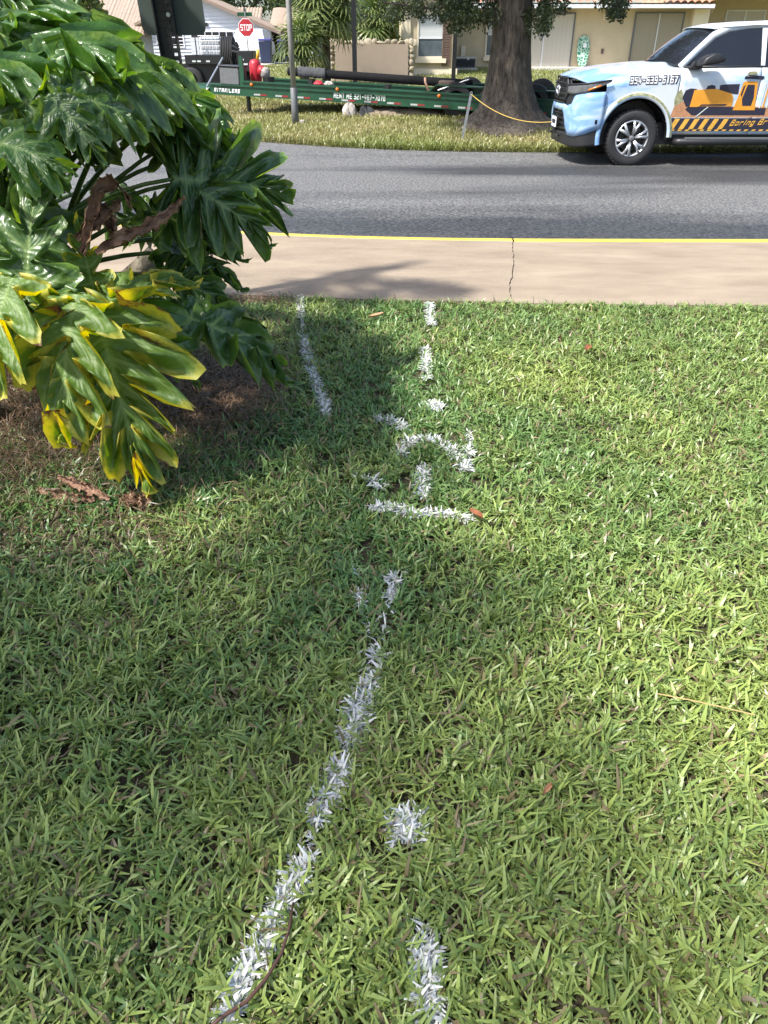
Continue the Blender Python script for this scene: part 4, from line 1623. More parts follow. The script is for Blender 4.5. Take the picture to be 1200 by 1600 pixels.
# grille frame
for (zlo, zhi, s0, s1) in ((lambda q: .865, lambda q: .895, 0, .34), (lambda q: 1.215, lambda q: 1.25, 0, .36)):
    band('grille_frame', 'black', s0, s1, zlo, zhi, off=.035, n=12, nz=2, parent=gr)
band('grille_frame', 'black', .34, .42, L_([(.34, .87), (.42, .99)]), L_([(.34, 1.245), (.42, 1.13)]), off=.034, n=6, nz=4, parent=gr)
# emblem: three ovals
mb = MB()


def ring(mb, cy, cz, ry, rz, r, n=24):
    pts = [(-.052, cy + ry * math.cos(2 * math.pi * k / n), cz + rz * math.sin(2 * math.pi * k / n)) for k in range(n + 1)]
    mb.tube(pts, r, 6, cap=False)


ring(mb, TW / 2, 1.055, .115, .078, .012)
ring(mb, TW / 2, 1.055, .042, .072, .009)
ring(mb, TW / 2, 1.092, .082, .036, .009)
tp('emblem', mb, 'chrome', gr)
hl = band('headlight', 'lamp_lens', .42, .985, L_([(.42, 1.02), (.6, 1.015), (.75, 1.04), (.9, 1.125), (.985, 1.20)]), L_([(.42, 1.135), (.6, 1.15), (.75, 1.165), (.9, 1.20), (.985, 1.222)]), off=.042, n=24, nz=4)
band('turn_lamp', 'amber_lens', .78, .90, L_([(.78, 1.07), (.9, 1.135)]), L_([(.78, 1.095), (.9, 1.155)]), off=.056, n=10, nz=2, parent=hl)
band('headlight_brow', 'black', .42, .985, L_([(.42, 1.125), (.6, 1.14), (.75, 1.155), (.9, 1.19), (.985, 1.217)]), L_([(.42, 1.15), (.6, 1.165), (.75, 1.18), (.9, 1.212), (.985, 1.228)]), off=.05, n=20, nz=2, parent=hl)
band('bumper_slit', 'black', .885, .905, lambda q: .62, lambda q: .86, off=.045, n=2, nz=4)
# plate
pl_ = tp('license_plate', MB().span((-.070, TW / 2 - .16, .51), (-.058, TW / 2 + .16, .675)), 'white_paint', smooth=False)
MB().span((-.073, TW / 2 - .12, .56), (-.0715, TW / 2 + .12, .62)).build('plate_print', M['print_dark'], pl_, local=True)
MB().span((-.078, TW / 2 - .175, .495), (-.066, TW / 2 + .175, .51)).span((-.078, TW / 2 - .175, .675), (-.066, TW / 2 + .175, .69)).build('plate_frame', M['black'], pl_, local=True)
for yy in (TW / 2 - .30, TW / 2 + .30):
    tp('tow_hook', MB().tube([(-.02, yy - .04, .40), (-.08, yy - .03, .40), (-.08, yy + .03, .40), (-.02, yy + .04, .40)], .014, 6), 'black_metal')

# wheels
def make_wheel(x, y0, s):
    c = (x, y0 + s * .14, .405)
    prof = [(.255, -.10), (.30, -.118), (.36, -.122), (.393, -.105), (.405, -.08), (.407, 0), (.405, .08), (.393, .105), (.36, .122), (.30, .118), (.255, .10)]
    w = tp('wheel', MB().lathe(prof, c, 'y', 48), 'rubber')
    mb = MB()                                 # tread blocks
    for k in range(40):
        a = 2 * math.pi * k / 40
        for q in (-.07, .0, .07):
            R = Matrix.Rotation(-a, 3, 'Y')
            mb.box((c[0] + .407 * math.cos(a), c[1] + q, c[2] + .407 * math.sin(a)), (.016, .05, .042), R)
    mb.build('tread', M['rubber'], w, local=True)
    o_ = -s                                    # outward lateral direction
    rim = MB().lathe([(.262, .02 * o_), (.268, .10 * o_), (.258, .112 * o_), (.240, .10 * o_), (.232, .04 * o_), (.225, -.06 * o_)], c, 'y', 40)
    for k in range(6):
        a = 2 * math.pi * k / 6 + .3
        for da, da2 in ((-.085, -.20), (.085, .20)):
            p0 = (c[0] + .055 * math.cos(a + da), c[1] + .075 * o_, c[2] + .055 * math.sin(a + da))
            pm_ = (c[0] + .15 * math.cos(a + da * 1.4), c[1] + .098 * o_, c[2] + .15 * math.sin(a + da * 1.4))
            p1 = (c[0] + .25 * math.cos(a + da2), c[1] + .096 * o_, c[2] + .25 * math.sin(a + da2))
            rim.tube([p0, pm_, p1], [.023, .021, .026], 6)
    ro = rim.build('rim', M['alloy'], w, local=True, smooth=True)
    MB().lathe([(.0, .105 * o_), (.035, .105 * o_), (.045, .095 * o_), (.05, .06 * o_)], c, 'y', 20).build('hub_cap', M['grey_metal'], w, local=True, smooth=True)
    mb = MB()
    for k in range(6):
        a = 2 * math.pi * k / 6 + .3
        mb.lathe([(0, .10 * o_), (.014, .10 * o_), (.016, .07 * o_)], (c[0] + .075 * math.cos(a + .52), c[1], c[2] + .075 * math.sin(a + .52)), 'y', 8)
    mb.build('lug_nut', M['black_metal'], w, local=True)['kind'] = 'stuff'
    MB().lathe([(.0, .01 * o_), (.19, .01 * o_), (.2, -.0), (.2, -.03 * o_)], c, 'y', 28).build('brake_disc', M['black_metal'], w, local=True)


for (y0, s) in sides():
    for x in (1.03, REAR_C):
        make_wheel(x, y0, s)


# printed graphics on the near flank (flat vinyl, 2-6 mm proud of the panel)
def decal(name, poly, m, lift=.009, parent=None):
    MBp = MB().prism(poly, lambda a, b, d: (a, -lift + d, b), .0015)
    return MBp.build(name, M[m], parent or truck, local=True)


gp = decal('printed_ground', [(1.60, .86), (1.72, .93), (2.0, .88), (2.4, .86), (3.78, .86), (3.78, .71), (1.56, .71)], 'print_brown', .0075)
decal('printed_band', [(1.535, .70), (3.78, .70), (3.78, .515), (1.56, .515)], 'print_dark', .0075)
for k in range(6):
    x = 1.575 + .155 * k
    decal('hazard_stripe', [(x, .545), (x + .075, .545), (x + .155, .69), (x + .08, .69)], 'print_amber', .0095)
for k in range(18):
    x = 1.60 + .118 * k
    decal('hazard_dash', [(x, .52), (x + .06, .52), (x + .08, .54), (x + .02, .54)], 'print_amber', .0095)
# machine
decal('printed_tracks', [(1.78, .82), (1.90, .74), (3.05, .74), (3.05, .84), (2.1, .86), (1.86, .9)], 'print_dark', .0095)
decal('printed_counterweight', [(1.70, .98), (1.73, 1.08), (1.80, 1.105), (1.90, 1.10), (1.86, .86), (1.78, .86)], 'print_dark', .011)
decal('printed_hood', [(1.84, .855), (1.865, 1.085), (2.20, 1.10), (2.46, 1.035), (2.50, .98), (2.50, .865), (2.0, .865), (1.95, .855)], 'print_orange', .0125)
decal('printed_vent', [(1.99, .872), (2.02, .89), (2.42, .895), (2.40, .872)], 'print_dark', .014)
decal('printed_boom', [(1.96, .72), (2.12, .855), (2.14, .855), (1.98, .72)], 'print_grey', .014)
decal('printed_wheels', [(2.04, 1.095), (2.06, 1.14), (2.12, 1.155), (2.18, 1.14), (2.19, 1.095)], 'print_dark', .0105)
decal('printed_rack', [(2.25, 1.07), (2.25, 1.15), (2.33, 1.16), (2.55, 1.165), (2.56, 1.03), (2.47, 1.035)], 'print_dark', .0105)
decal('printed_cab', [(2.53, .81), (2.575, 1.03), (2.60, 1.18), (2.62, 1.20), (2.82, 1.20), (2.83, 1.15), (2.875, .81)], 'print_orange', .0125)
decal('printed_cab_window', [(2.665, .87), (2.635, .96), (2.675, 1.155), (2.785, 1.155), (2.815, .98), (2.80, .87)], 'print_dark', .014)
decal('printed_cab_glass', [(2.60, 1.02), (2.615, 1.13), (2.645, 1.16), (2.622, .99)], 'print_dark', .014)
decal('printed_hose', [(2.60, 1.235), (2.61, 1.27), (2.68, 1.285), (2.90, 1.27), (2.91, 1.245), (2.88, 1.225)], 'print_dark', .0125)
for k in range(5):
    x = 2.93 + .055 * k
    decal('printed_pipe', [(x, .84), (x + .022, .84), (x + .035, 1.18 + .02 * (k % 2)), (x + .013, 1.18)], 'print_orange' if k % 2 else 'print_grey', .0125)
decal('printed_cloud', [(2.62, 1.29), (2.66, 1.33), (2.76, 1.335), (2.80, 1.29)], 'print_green', .0075)
decal('printed_trees', [(1.58, .95), (1.60, 1.04), (1.66, 1.10), (1.70, 1.03), (1.72, .93), (1.60, .86)], 'print_green', .0085)
o0 = Vector((TX, TY, TZ))
# phone number: dark outline under white figures
lettering('954-639-6167', 'phone_outline', M['print_dark'], truck, o0 + Vector((.838, -.0085, 1.152)), (1, 0, .02), (0, 0, 1), .118, .745, stroke=1.5, gap=.75)
lettering('954-639-6167', 'phone_number', M['print_white'], truck, o0 + Vector((.845, -.0108, 1.164)), (1, 0, .02), (0, 0, 1), .092, .725, stroke=.78, gap=.95)
lettering('Boring Br', 'company_name', M['print_amber'], truck, o0 + Vector((2.53, -.0100, .592)), (1, 0, .03), (0, 0, 1), .085, .56, stroke=.75, slant=.4)

# ------------------------------------------------------------------ street sign by the walk (seen from behind)
SB = Vector((-1.28, 5.20, 0))
ss = thing('sign_post', 'back of a dark road sign on a black perforated post behind the plant', 'sign', SB)
lean_ = .035
def sp_(z):
    return SB + Vector((lean_ * (2.7 - z) * 1.0 - .06, 0, z))
for dx in (-.062, .048):
    pts_b = sp_(-.05) + Vector((dx, 0, 0))
    pts_t = sp_(2.7) + Vector((dx, 0, 0))
    MB().add([pts_b + Vector((-.004, -.022, 0)), pts_b + Vector((.004, -.022, 0)), pts_b + Vector((.004, .022, 0)), pts_b + Vector((-.004, .022, 0)),
              pts_t + Vector((-.004, -.022, 0)), pts_t + Vector((.004, -.022, 0)), pts_t + Vector((.004, .022, 0)), pts_t + Vector((-.004, .022, 0))],
             [(0, 1, 5, 4), (1, 2, 6, 5), (2, 3, 7, 6), (3, 0, 4, 7), (0, 3, 2, 1), (4, 5, 6, 7)]).build('post_flange', M['black_metal'], ss)
# perforated web: rungs between holes
mb = MB()
nh = 66
for k in range(nh):
    z = -.04 + k * 2.7 / nh
    p = sp_(z)
    mb.box(p + Vector((.022, .018, .0)), (.046, .004, .022))
    for q in (.006, .039):
        mb.box(p + Vector((q, .018, .0205)), (.013, .0035, .022))
    mb.box(p + Vector((-.030, .016, .01)), (.058, .005, .043))
mb.build('post_web', M['black_metal'], ss)
def rrect(w, h, r, n=5):
    out = []
    for cx, cz, a0 in ((w / 2 - r, h / 2 - r, 0), (-w / 2 + r, h / 2 - r, 90), (-w / 2 + r, -h / 2 + r, 180), (w / 2 - r, -h / 2 + r, 270)):
        for k in range(n + 1):
            a = math.radians(a0 + 90 * k / n)
            out.append((cx + r * math.cos(a), cz + r * math.sin(a)))
    return out
cs = aty(272, 55, 5.24)
sgn = MB().prism(rrect(.385, .56, .045), lambda a, b, d: (cs.x + a - lean_ * b, 5.226 + d, cs.z + .28 + b), .004).build('sign_panel', M['sign_back'], ss)
MB().lathe([(0, -.012), (.012, -.012), (.014, 0)], (cs.x + .0, 5.17, cs.z + .1), 'y', 8).build('bolt', M['steel'], ss)
MB().lathe([(0, -.012), (.012, -.012), (.014, 0)], (cs.x - .01, 5.17, cs.z + .45), 'y', 8).build('bolt', M['steel'], ss)

# ------------------------------------------------------------------ utility pole on the verge
def ground_hit(x, y):
    """where the sight line through (x, y) meets the far ground"""
    r = ray(x, y)
    t = 5.0
    while t < 90:
        X_, Y_, Z_ = r[0] * t, r[1] * t, CAM_H + r[2] * t
        if Z_ <= gz(X_, Y_):
            return Vector((X_, Y_, gz(X_, Y_)))
        t += .02
    return Vector((r[0] * t, r[1] * t, .8))


P = ground_hit(462, 194)
po = thing('metal_pole', 'slim weathered grey metal pole on the verge in front of the trailer', 'pole', P)
MB().tube([P + Vector((0, 0, z)) for z in (-.05, .3, .72, .73)], [.085, .08, .078, .066], 12).build('base_sleeve', M['grey_metal'], po, smooth=True)
MB().tube([P + Vector((.0 + .0 * z, 0, z)) for z in (.70, 2, 4, 6.5)], [.062, .060, .057, .05], 12).build('shaft', pm('pole_grey', (.15, .15, .145), .7, .3, scale=9, col2=(.34, .33, .31), stretch=(1, 1, .25)), po, smooth=True)
for x, y in ((1, 8),):
    MB().box(P + Vector((.16, -.05, .04)), (.12, .10, .10)).build('base_cap', M['sack'], po, bevel=.02)

# ------------------------------------------------------------------ green equipment trailer
A_ = aty(380, 150, 20.9)
B_ = aty(722, 172, 19.35)
U = (B_ - A_)
U.normalize()
SIDE = Vector((-U.y, U.x, 0)).normalized()      # away from the viewer
UP = SIDE.cross(U) * -1
if UP.z < 0:
    UP = -UP
trl_o = A_.copy()
trl_o.z = gz(A_.x, A_.y)
trl = thing('equipment_trailer', 'long dark green flatbed trailer with rental phone lettering behind the oak', 'trailer', trl_o)


def tl(s, h, d=0.0):
    """s metres along from the front post, h above the beam's lower edge, d metres away from the viewer"""
    return A_ + U * s + UP * h + SIDE * d


def tbox(mb, s0, s1, h0, h1, d0, d1):
    vs = [tl(s, h, d) for s in (s0, s1) for d in (d0, d1) for h in (h0, h1)]
    return mb.add(vs, [(0, 1, 3, 2), (4, 6, 7, 5), (0, 4, 5, 1), (2, 3, 7, 6), (0, 2, 6, 4), (1, 5, 7, 3)])


LEN = 8.9
for d in (0, 1.95):
    mb = MB()
    tbox(mb, -.9, LEN, 0, .025, d - .03, d + .07)
    tbox(mb, -.9, LEN, .02, .205, d, d + .02)
    tbox(mb, -.9, LEN, .20, .225, d - .03, d + .07)
    mb.build('side_beam', M['green_paint'], trl)
    mb = MB()
    tbox(mb, .0, LEN, .225, .30, d - .012, d + .05)
    tbox(mb, .0, LEN, .30, .335, d - .045, d + .06)
    mb.build('top_rail', M['green_paint'], trl)
mb = MB()
tbox(mb, .0, LEN, .17, .20, .03, 1.94)
mb.build('deck', M['grey_metal'], trl)
for s in (.6, 1.8, 3.0, 4.2, 5.4, 6.6, 7.8):
    mb = MB()
    tbox(mb, s, s + .08, .06, .17, .03, 1.94)
    mb.build('cross_member', M['green_paint'], trl)
# tongue and coupler towards the tow rig
mb = MB()
mb.tube([tl(-.9, .1, .05), tl(-2.6, .08, .9)], .07, 6)
mb.tube([tl(-.9, .1, 1.9), tl(-2.6, .08, 1.05)], .07, 6)
mb.build('tongue', M['green_paint'], trl)
# front corner post and gusset
mb = MB()
mb.prism([(-.06, .0), (.05, .0), (.05, .38), (.02, .62), (-.04, .66), (-.06, .62)], lambda a, b, d: tl(a, b + .2, d - .01), .07)
mb.build('corner_post', M['green_paint'], trl)
# jack leg
g0 = gz(A_.x, A_.y)
jk = MB().tube([tl(.0, .0, .3), tl(.0, -.25, .3), Vector((tl(.0, 0, .3).x, tl(.0, 0, .3).y, g0 + .03))], .055, 8).build('jack_leg', M['black_metal'], trl)
MB().box((tl(.0, 0, .3).x, tl(.0, 0, .3).y, g0 + .02), (.26, .26, .035)).build('jack_foot', M['black_metal'], jk)
M['tape_pale'] = pm('tape_pale', (.36, .36, .35), .4, var=.2)
M['tape_red'] = pm('tape_red', (.22, .02, .02), .4, var=.2)
# reflective tape dashes
for k in range(14):
    s = .30 + .58 * k
    for q, (w, m) in enumerate(((.17, 'tape_pale'), (.17, 'tape_red'))):
        mb = MB()
        tbox(mb, s + q * .175, s + q * .175 + w, .030, .068, -.004, -.001)
        mb.build('reflective_tape', M[m], trl)
for s in (.26, 2.52, 5.05):
    MB().lathe([(0, -.03), (.035, -.028), (.045, 0)], tl(s, .262 if s != 2.52 else .275, -.02), 'y', 12).build('marker_lamp', M['orange'], trl, smooth=True)

lettering('RENT ME', 'rental_lettering', M['print_grey'], trl, tl(2.42, .082, -.006), U, UP, .118, .46, stroke=.85)
lettering('321-467-7070', 'rental_number', M['print_grey'], trl, tl(2.94, .082, -.006), U, UP, .118, .78, stroke=.85)
lettering('RITRAILERS', 'maker_lettering', M['print_white'], trl, tl(-.80, .055, -.006), U, UP, .085, .70, stroke=1.0, slant=.2)
mb = MB()
mb.prism([(-1.02, .08), (-.97, .10), (-.93, .155), (-.955, .12), (-.985, .12), (-1.0, .15)], lambda a, b, d: tl(a, b, -.006 + d), .003)
mb.build('maker_mark', M['print_white'], trl)
# wheels under green fenders
def simple_wheel(c, r, w, parent, axis_vec):
    prof = [(.55 * r, -w / 2), (.9 * r, -w / 2), (r, -w * .35), (r, w * .35), (.9 * r, w / 2), (.55 * r, w / 2)]
    m0 = MB().lathe(prof, (0, 0, 0), 'y', 28)
    R = Vector((0, 1, 0)).rotation_difference(axis_vec).to_matrix()
    m0.v = [tuple(R @ Vector(p) + c) for p in m0.v]
    wh = m0.build('wheel', M['rubber'], parent, smooth=True)
    m1 = MB().lathe([(0, -w * .25), (.2 * r, -w * .3), (.22 * r, -w * .15), (.5 * r, -w * .12), (.56 * r, -w * .5), (.58 * r, -w * .45)], (0, 0, 0), 'y', 20)
    m1.v = [tuple(R @ Vector(p) + c) for p in m1.v]
    m1.build('rim', M['black_metal'], wh, smooth=True)
    return wh


for s in (5.45, 6.35, 7.25):
    for d in (.17, 1.78):
        p = tl(s, 0, d)
        p.z = gz(p.x, p.y) + .36
        simple_wheel(p, .37, .24, trl, SIDE)
for d0, d1 in ((.035, .33), (1.64, 1.93)):
    mb = MB()
    tbox(mb, 4.95, 7.75, .46, .49, d0, d1)
    mb.prism([(4.95, .49), (4.95, .46), (4.65, .20), (4.63, .22)], lambda a, b, d: tl(a, b, d0 + d), d1 - d0)
    mb.prism([(7.75, .49), (7.75, .46), (8.05, .20), (8.07, .22)], lambda a, b, d: tl(a, b, d0 + d), d1 - d0)
    mb.prism([(4.70, .2), (4.95, .46), (7.75, .46), (8.0, .2)], lambda a, b, d: tl(a, b, d1 - .02 + d), .015)
    mb.build('fender', M['green_paint'], trl)
# folded ramp strut
MB().tube([tl(5.0, .37, .0), tl(5.7, .62, .15)], .018, 6).build('ramp_strut', M['steel'], trl)
mb = MB()
tbox(mb, 8.3, 8.9, .3, .75, .05, .10)
mb.build('ramp', M['green_paint'], trl)

# load on the trailer: each its own thing
o = thing('tool_chest', 'dark grey lidded chest standing on the front of the green trailer', 'chest', tl(-.55, .23, .2))
mb = MB()
tbox(mb, -.62, -.10, .228, .60, .02, .5)
mb.build('chest_body', M['grey_metal'], o, bevel=.02)
mb = MB()
tbox(mb, -.65, -.07, .605, .645, 0, .52)
mb.build('lid', M['black'], o, bevel=.012)
o = thing('black_pipe', 'long thick black pipe lying along the far side of the green trailer', 'pipe', tl(.9, .34, 1.0))
mb = MB()
mb.tube([tl(s, .545 - .012 * s, 1.2) for s in (.75, .8, 2.5, 4.5, 5.6)], [.08, .098, .098, .098, .098], 14)
mb.build('pipe_tube', pm('matt_black', (.008, .008, .009), .9, var=.3, scale=7, spec=.2), o, smooth=True)
MB().tube([tl(.745, .535, 1.2), tl(.76, .535, 1.2)], .085, 12).build('pipe_bore', M['black_metal'], o)
for s in (1.35, 3.4, 5.0):
    mb = MB()
    tbox(mb, s, s + .1, .20, .415 - .012 * s, 1.05, 1.35)
    mb.build('chock', M['black_metal'], o)
o = thing('rumpled_tarp', 'rumpled grey tarp thrown over the end of the black pipe', 'tarp', tl(1.2, .3, 1.1))
mb = MB()
tr_ = random.Random(5)
jit = {}
def tarp(u, v):
    a = math.pi * (-.28 + 1.56 * v)
    k = (round(u * 14), round(v * 12))
    r_ = .12 + jit.setdefault(k, tr_.uniform(-.012, .02))
    return tl(1.05 + .75 * u + .02 * math.sin(9 * v), .53 + r_ * math.sin(a) - .01 * u, 1.2 - r_ * math.cos(a) * 1.05)
mb.grid(14, 12, tarp)
mb.build('tarp_cloth', M['cloth_grey'], o, smooth=True, solid=.006)
o = thing('winch_box', 'small brown motor box with hose on the rear of the green trailer', 'winch', tl(5.05, .3, .3))
mb = MB()
tbox(mb, 4.95, 5.28, .20, .56, .25, .6)
mb.build('motor_box', pm('rusty_brown', (.10, .065, .05), .7, var=.4, scale=8), o, bevel=.02)
MB().tube([tl(4.62, .60, .25), tl(4.64, .52, .22), tl(4.72, .36, .2), tl(4.80, .34, .2), tl(4.92, .42, .25)], .028, 7).build('hose', pm('tan_hose', (.35, .2, .13), .6), o, smooth=True)
for (s, d, m, lab) in ((1.9, .35, 'red', 'small red pouch on the trailer deck'), (2.15, .4, 'sack', 'pale crumpled rag on the trailer deck')):
    mb = MB()
    mb.grid(8, 6, lambda u, v: tl(s + .28 * (u - .5) * math.sin(math.pi * (.15 + .7 * v)), .335 + .075 * math.sin(math.pi * u) * math.sin(math.pi * v) + .01 * math.sin(13 * u + 9 * v), d + .25 * (v - .5)))
    tag(mb.build('cloth_bundle', M[m], smooth=True, solid=.02), lab, 'cloth')
# red tank, helmet, rod at the front
o = thing('fuel_can', 'red fuel can with yellow spout beside the trailer corner post', 'can', tl(-.22, .22, .7))
MB().lathe([(0, 0), (.13, 0), (.15, .03), (.15, .42), (.11, .50), (.04, .52), (0, .52)], tl(.04, .26, .75), 'z', 16).build('can_body', M['red'], o, smooth=True)
MB().tube([tl(.10, .78, .75), tl(.13, .90, .75), tl(.12, .99, .75)], .04, 7).build('spout', M['yellow'], o, smooth=True)
o = thing('pump', 'red and white round pump housing on the trailer front', 'pump', tl(.42, .33, .6))
m_ = MB().lathe([(0, .13), (.07, .12), (.12, .07), (.13, 0), (.12, -.07), (.07, -.12), (0, -.13)], tl(.36, .50, .6), 'z', 18)
m_.build('pump_bowl', M['sack'], o, smooth=True)
MB().tube([tl(.20, .55, .6), tl(.34, .52, .6)], .12, 10).build('motor', M['red'], o, smooth=True)
MB().tube([tl(.45, .30, .6), tl(.45, .42, .6)], .15, 12).build('pump_base', M['black_metal'], o)
pa, pb = aty(322, 137, 21.6), aty(348, 90, 22.4)
tag(MB().tube([pa, pb], .022, 8).build('steel_rod', M['steel']), 'bare steel rod leaning at a slant behind the chest', 'rod')

# sacks and spoil under the trailer
P = ground_hit(556, 184)
for i, (dx, sx, sz, m, lab, cat) in enumerate(((-.16, .17, .30, 'sack', 'dusty white bag slumped on the grass under the trailer', 'bag'), (.24, .2, .24, 'cloth_grey', 'grey crumpled bag with pale strap under the trailer', 'bag'), (1.25, 1.1, .20, 'dirt', 'low mound of dug grey dirt under the trailer', 'dirt'))):
    tr_ = random.Random(40 + i)
    ph = [tr_.uniform(0, 6.28) for _ in range(6)]
    mb = MB()

    def blob(u, v):
        a, b = 2 * math.pi * u, v * math.pi / 2
        k = 1 + .18 * math.sin(3 * a + ph[0]) * math.cos(b) + .12 * math.sin(7 * a + ph[1] + 5 * b) + .08 * math.sin(13 * a + 9 * b + ph[2])
        return P + Vector((dx + sx * k * math.cos(a) * math.cos(b), .35 + min(sx, .3) * k * math.sin(a) * math.cos(b), -.03 + sz * math.sin(b) * k))
    mb.grid(28, 10, blob)
    o = mb.build('dirt_mound' if cat == 'dirt' else 'slumped_bag', M[m], smooth=True)
    tag(o, lab, cat)

# stake with rope
P = ground_hit(722, 219)
tip_ = P + Vector((.13, 0, .80))
st = thing('steel_stake', 'leaning galvanised stake on the verge left of the oak', 'stake', P)
MB().box(P.lerp(tip_, .48), (.05, .012, .84), Matrix.Rotation(math.atan2(.13, .80), 3, 'Y')).build('stake_bar', M['steel'], st)
MB().lathe([(.028, -.008), (.028, .008), (.014, .008), (.014, -.008), (.028, -.008)], tip_ + Vector((0, -.005, .02)), 'y', 14).build('eyelet', M['steel'], st)
e_ = Vector((TX - .02, TY + 1.2, TZ + .56))
r0 = tip_ + Vector((0, -.01, 0))
pts = [r0.lerp(e_, t) - Vector((0, 0, .30 * 4 * t * (1 - t) * .55)) for t in [i / 24 for i in range(25)]]
tag(MB().tube(pts, .0075, 6).build('yellow_rope', M['rope'], smooth=True), 'yellow rope sagging from the stake towards the truck bumper', 'rope')

# ------------------------------------------------------------------ oak with hanging foliage
OAK = Vector((aty(801, 60, 18.0).x, 18.0, 0))
OAK.z = gz(OAK.x, OAK.y)
oak = thing('oak_tree', 'thick-trunked oak with flaring roots in front of the trailer', 'tree', OAK)


def leaf_cloud(name, m, centres, n_per, spread, size, cols, seed, parent, elong=2.2):
    r = np.random.default_rng(seed)
    C = np.repeat(np.array(centres, dtype=float), n_per, 0)
    sp = np.repeat(np.array(spread, dtype=float) if np.ndim(spread) else np.full(len(centres), spread), n_per)
    n = len(C)
    d = r.normal(0, 1, (n, 3))
    d /= np.linalg.norm(d, axis=1)[:, None]
    P = C + d * (sp * r.random(n) ** .45)[:, None]
    a = r.normal(0, 1, (n, 3))
    a /= np.linalg.norm(a, axis=1)[:, None]
    b = np.cross(a, r.normal(0, 1, (n, 3)))
    b /= np.linalg.norm(b, axis=1)[:, None]
    s = r.uniform(.7, 1.3, n)[:, None] * size
    V = np.stack([P - a * s * elong / 2, P + b * s * .5, P + a * s * elong / 2, P - b * s * .5], 1)
    q = np.arange(n * 4).reshape(n, 4)
    col = np.array(cols[0]) + (np.array(cols[1]) - np.array(cols[0])) * r.random((n, 1))
    col = np.repeat(col[:, None, :], 4, 1).reshape(-1, 3)
    o = np_mesh(name, V.reshape(-1, 3) - np.array(parent.location if parent else (0, 0, 0)), q, m, col)
    o.parent = parent
    return o


mb = MB()
orr = random.Random(9)
NS = 40
lv = [(-.06, 1.30), (.03, 1.14), (.10, .98), (.2, .80), (.35, .655), (.55, .57), (.8, .50), (1.1, .45), (1.5, .415), (2.0, .39), (2.6, .375), (3.1, .40)]
for zi, (z, r_) in enumerate(lv):
    for k in range(NS):
        a = 2 * math.pi * k / NS
        root = 1 + (.30 * max(0, math.sin(3 * a + .7)) + .18 * max(0, math.sin(5 * a + 2.2)) - .18) * math.exp(-max(z, 0) * 2.2)
        rr_ = r_ * root * (1 + .035 * math.sin(9 * a + z * 2) + .02 * math.sin(17 * a + z * 5) + orr.uniform(-.012, .012))
        mb.v.append((OAK.x + rr_ * math.cos(a) - .02 * z, OAK.y + rr_ * math.sin(a), OAK.z + z))
for i in range(len(lv) - 1):
    for k in range(NS):
        mb.f.append((i * NS + k, i * NS + (k + 1) % NS, (i + 1) * NS + (k + 1) % NS, (i + 1) * NS + k))
trunk = mb.build('trunk', M['bark'], oak, smooth=True)
limb_tips = []
for (az_, el_, ln, r0) in ((2.9, .75, 4.2, .24), (.3, .7, 4.4, .24), (1.6, .9, 3.6, .2), (4.6, .8, 3.8, .2), (3.6, .35, 3.6, .13), (5.8, .35, 3.6, .13), (2.4, .3, 3.4, .12)):
    p = OAK + Vector((-.05, 0, 2.75))
    pts = [p]
    for k in range(6):
        el_k = el_ - .03 * k
        p = p + Vector((math.cos(az_ + .12 * k * (-1) ** k) * math.cos(el_k), math.sin(az_ + .1 * k) * math.cos(el_k), math.sin(el_k))) * ln / 6
        pts.append(p)
    limb_tips += pts[2:]
    MB().tube(pts, [r0 * (1 - .13 * k) for k in range(7)], 9).build('limb', M['bark'], trunk, smooth=True)
cen, spr = [], []
for p in limb_tips:
    for k in range(3):
        cen.append(p + Vector((orr.uniform(-1, 1), orr.uniform(-1, 1), orr.uniform(.1, 1.2))))
        spr.append(orr.uniform(.6, .95))
o = leaf_cloud('crown', M['leaf'], cen, 170, spr, .075, ((.028, .045, .018), (.075, .105, .035)), 3, oak)
# low hanging sprays that show at the top of the picture
cen, spr = [], []
for (x0, x1, y0, y1, n_) in ((596, 780, -30, 26, 60), (690, 776, 10, 40, 26), (700, 735, 30, 46, 6), (818, 885, -30, 26, 26), (822, 860, 15, 44, 16), (845, 858, 38, 54, 3), (922, 984, -30, 16, 20), (955, 975, 12, 36, 7), (620, 660, 5, 24, 8)):
    for k in range(n_):
        p = aty(orr.uniform(x0, x1), orr.uniform(y0, y1), orr.uniform(16.8, 19.2))
        cen.append(p)
        spr.append(orr.uniform(.10, .20))
o = leaf_cloud('hanging_spray', M['leaf'], cen, 75, spr, .034, ((.03, .045, .02), (.085, .11, .04)), 4, oak)
MB().tube([aty(600, 4, 17.6), aty(680, 14, 17.8), aty(780, -12, 18)], [.015, .03, .06], 6).build('twig', M['bark'], oak)
MB().tube([aty(985, -20, 17.6), aty(905, -8, 17.8), aty(820, -14, 18)], [.012, .03, .06], 6).build('twig', M['bark'], oak)
MB().tube([aty(962, -14, 17.6), aty(964, 8, 17.6), aty(966, 32, 17.6)], [.014, .009, .004], 5).build('twig', M['bark'], oak)
MB().tube([aty(845, -10, 17.7), aty(846, 20, 17.7), aty(852, 46, 17.7)], [.014, .009, .004], 5).build('twig', M['bark'], oak)

# ------------------------------------------------------------------ cream house across the road
def wbox(name, m, parent, x0, x1, y0, y1, z0, z1, **kw):
    return MB().span((x0, y0, z0), (x1, y1, z1)).build(name, M[m], parent, **kw)


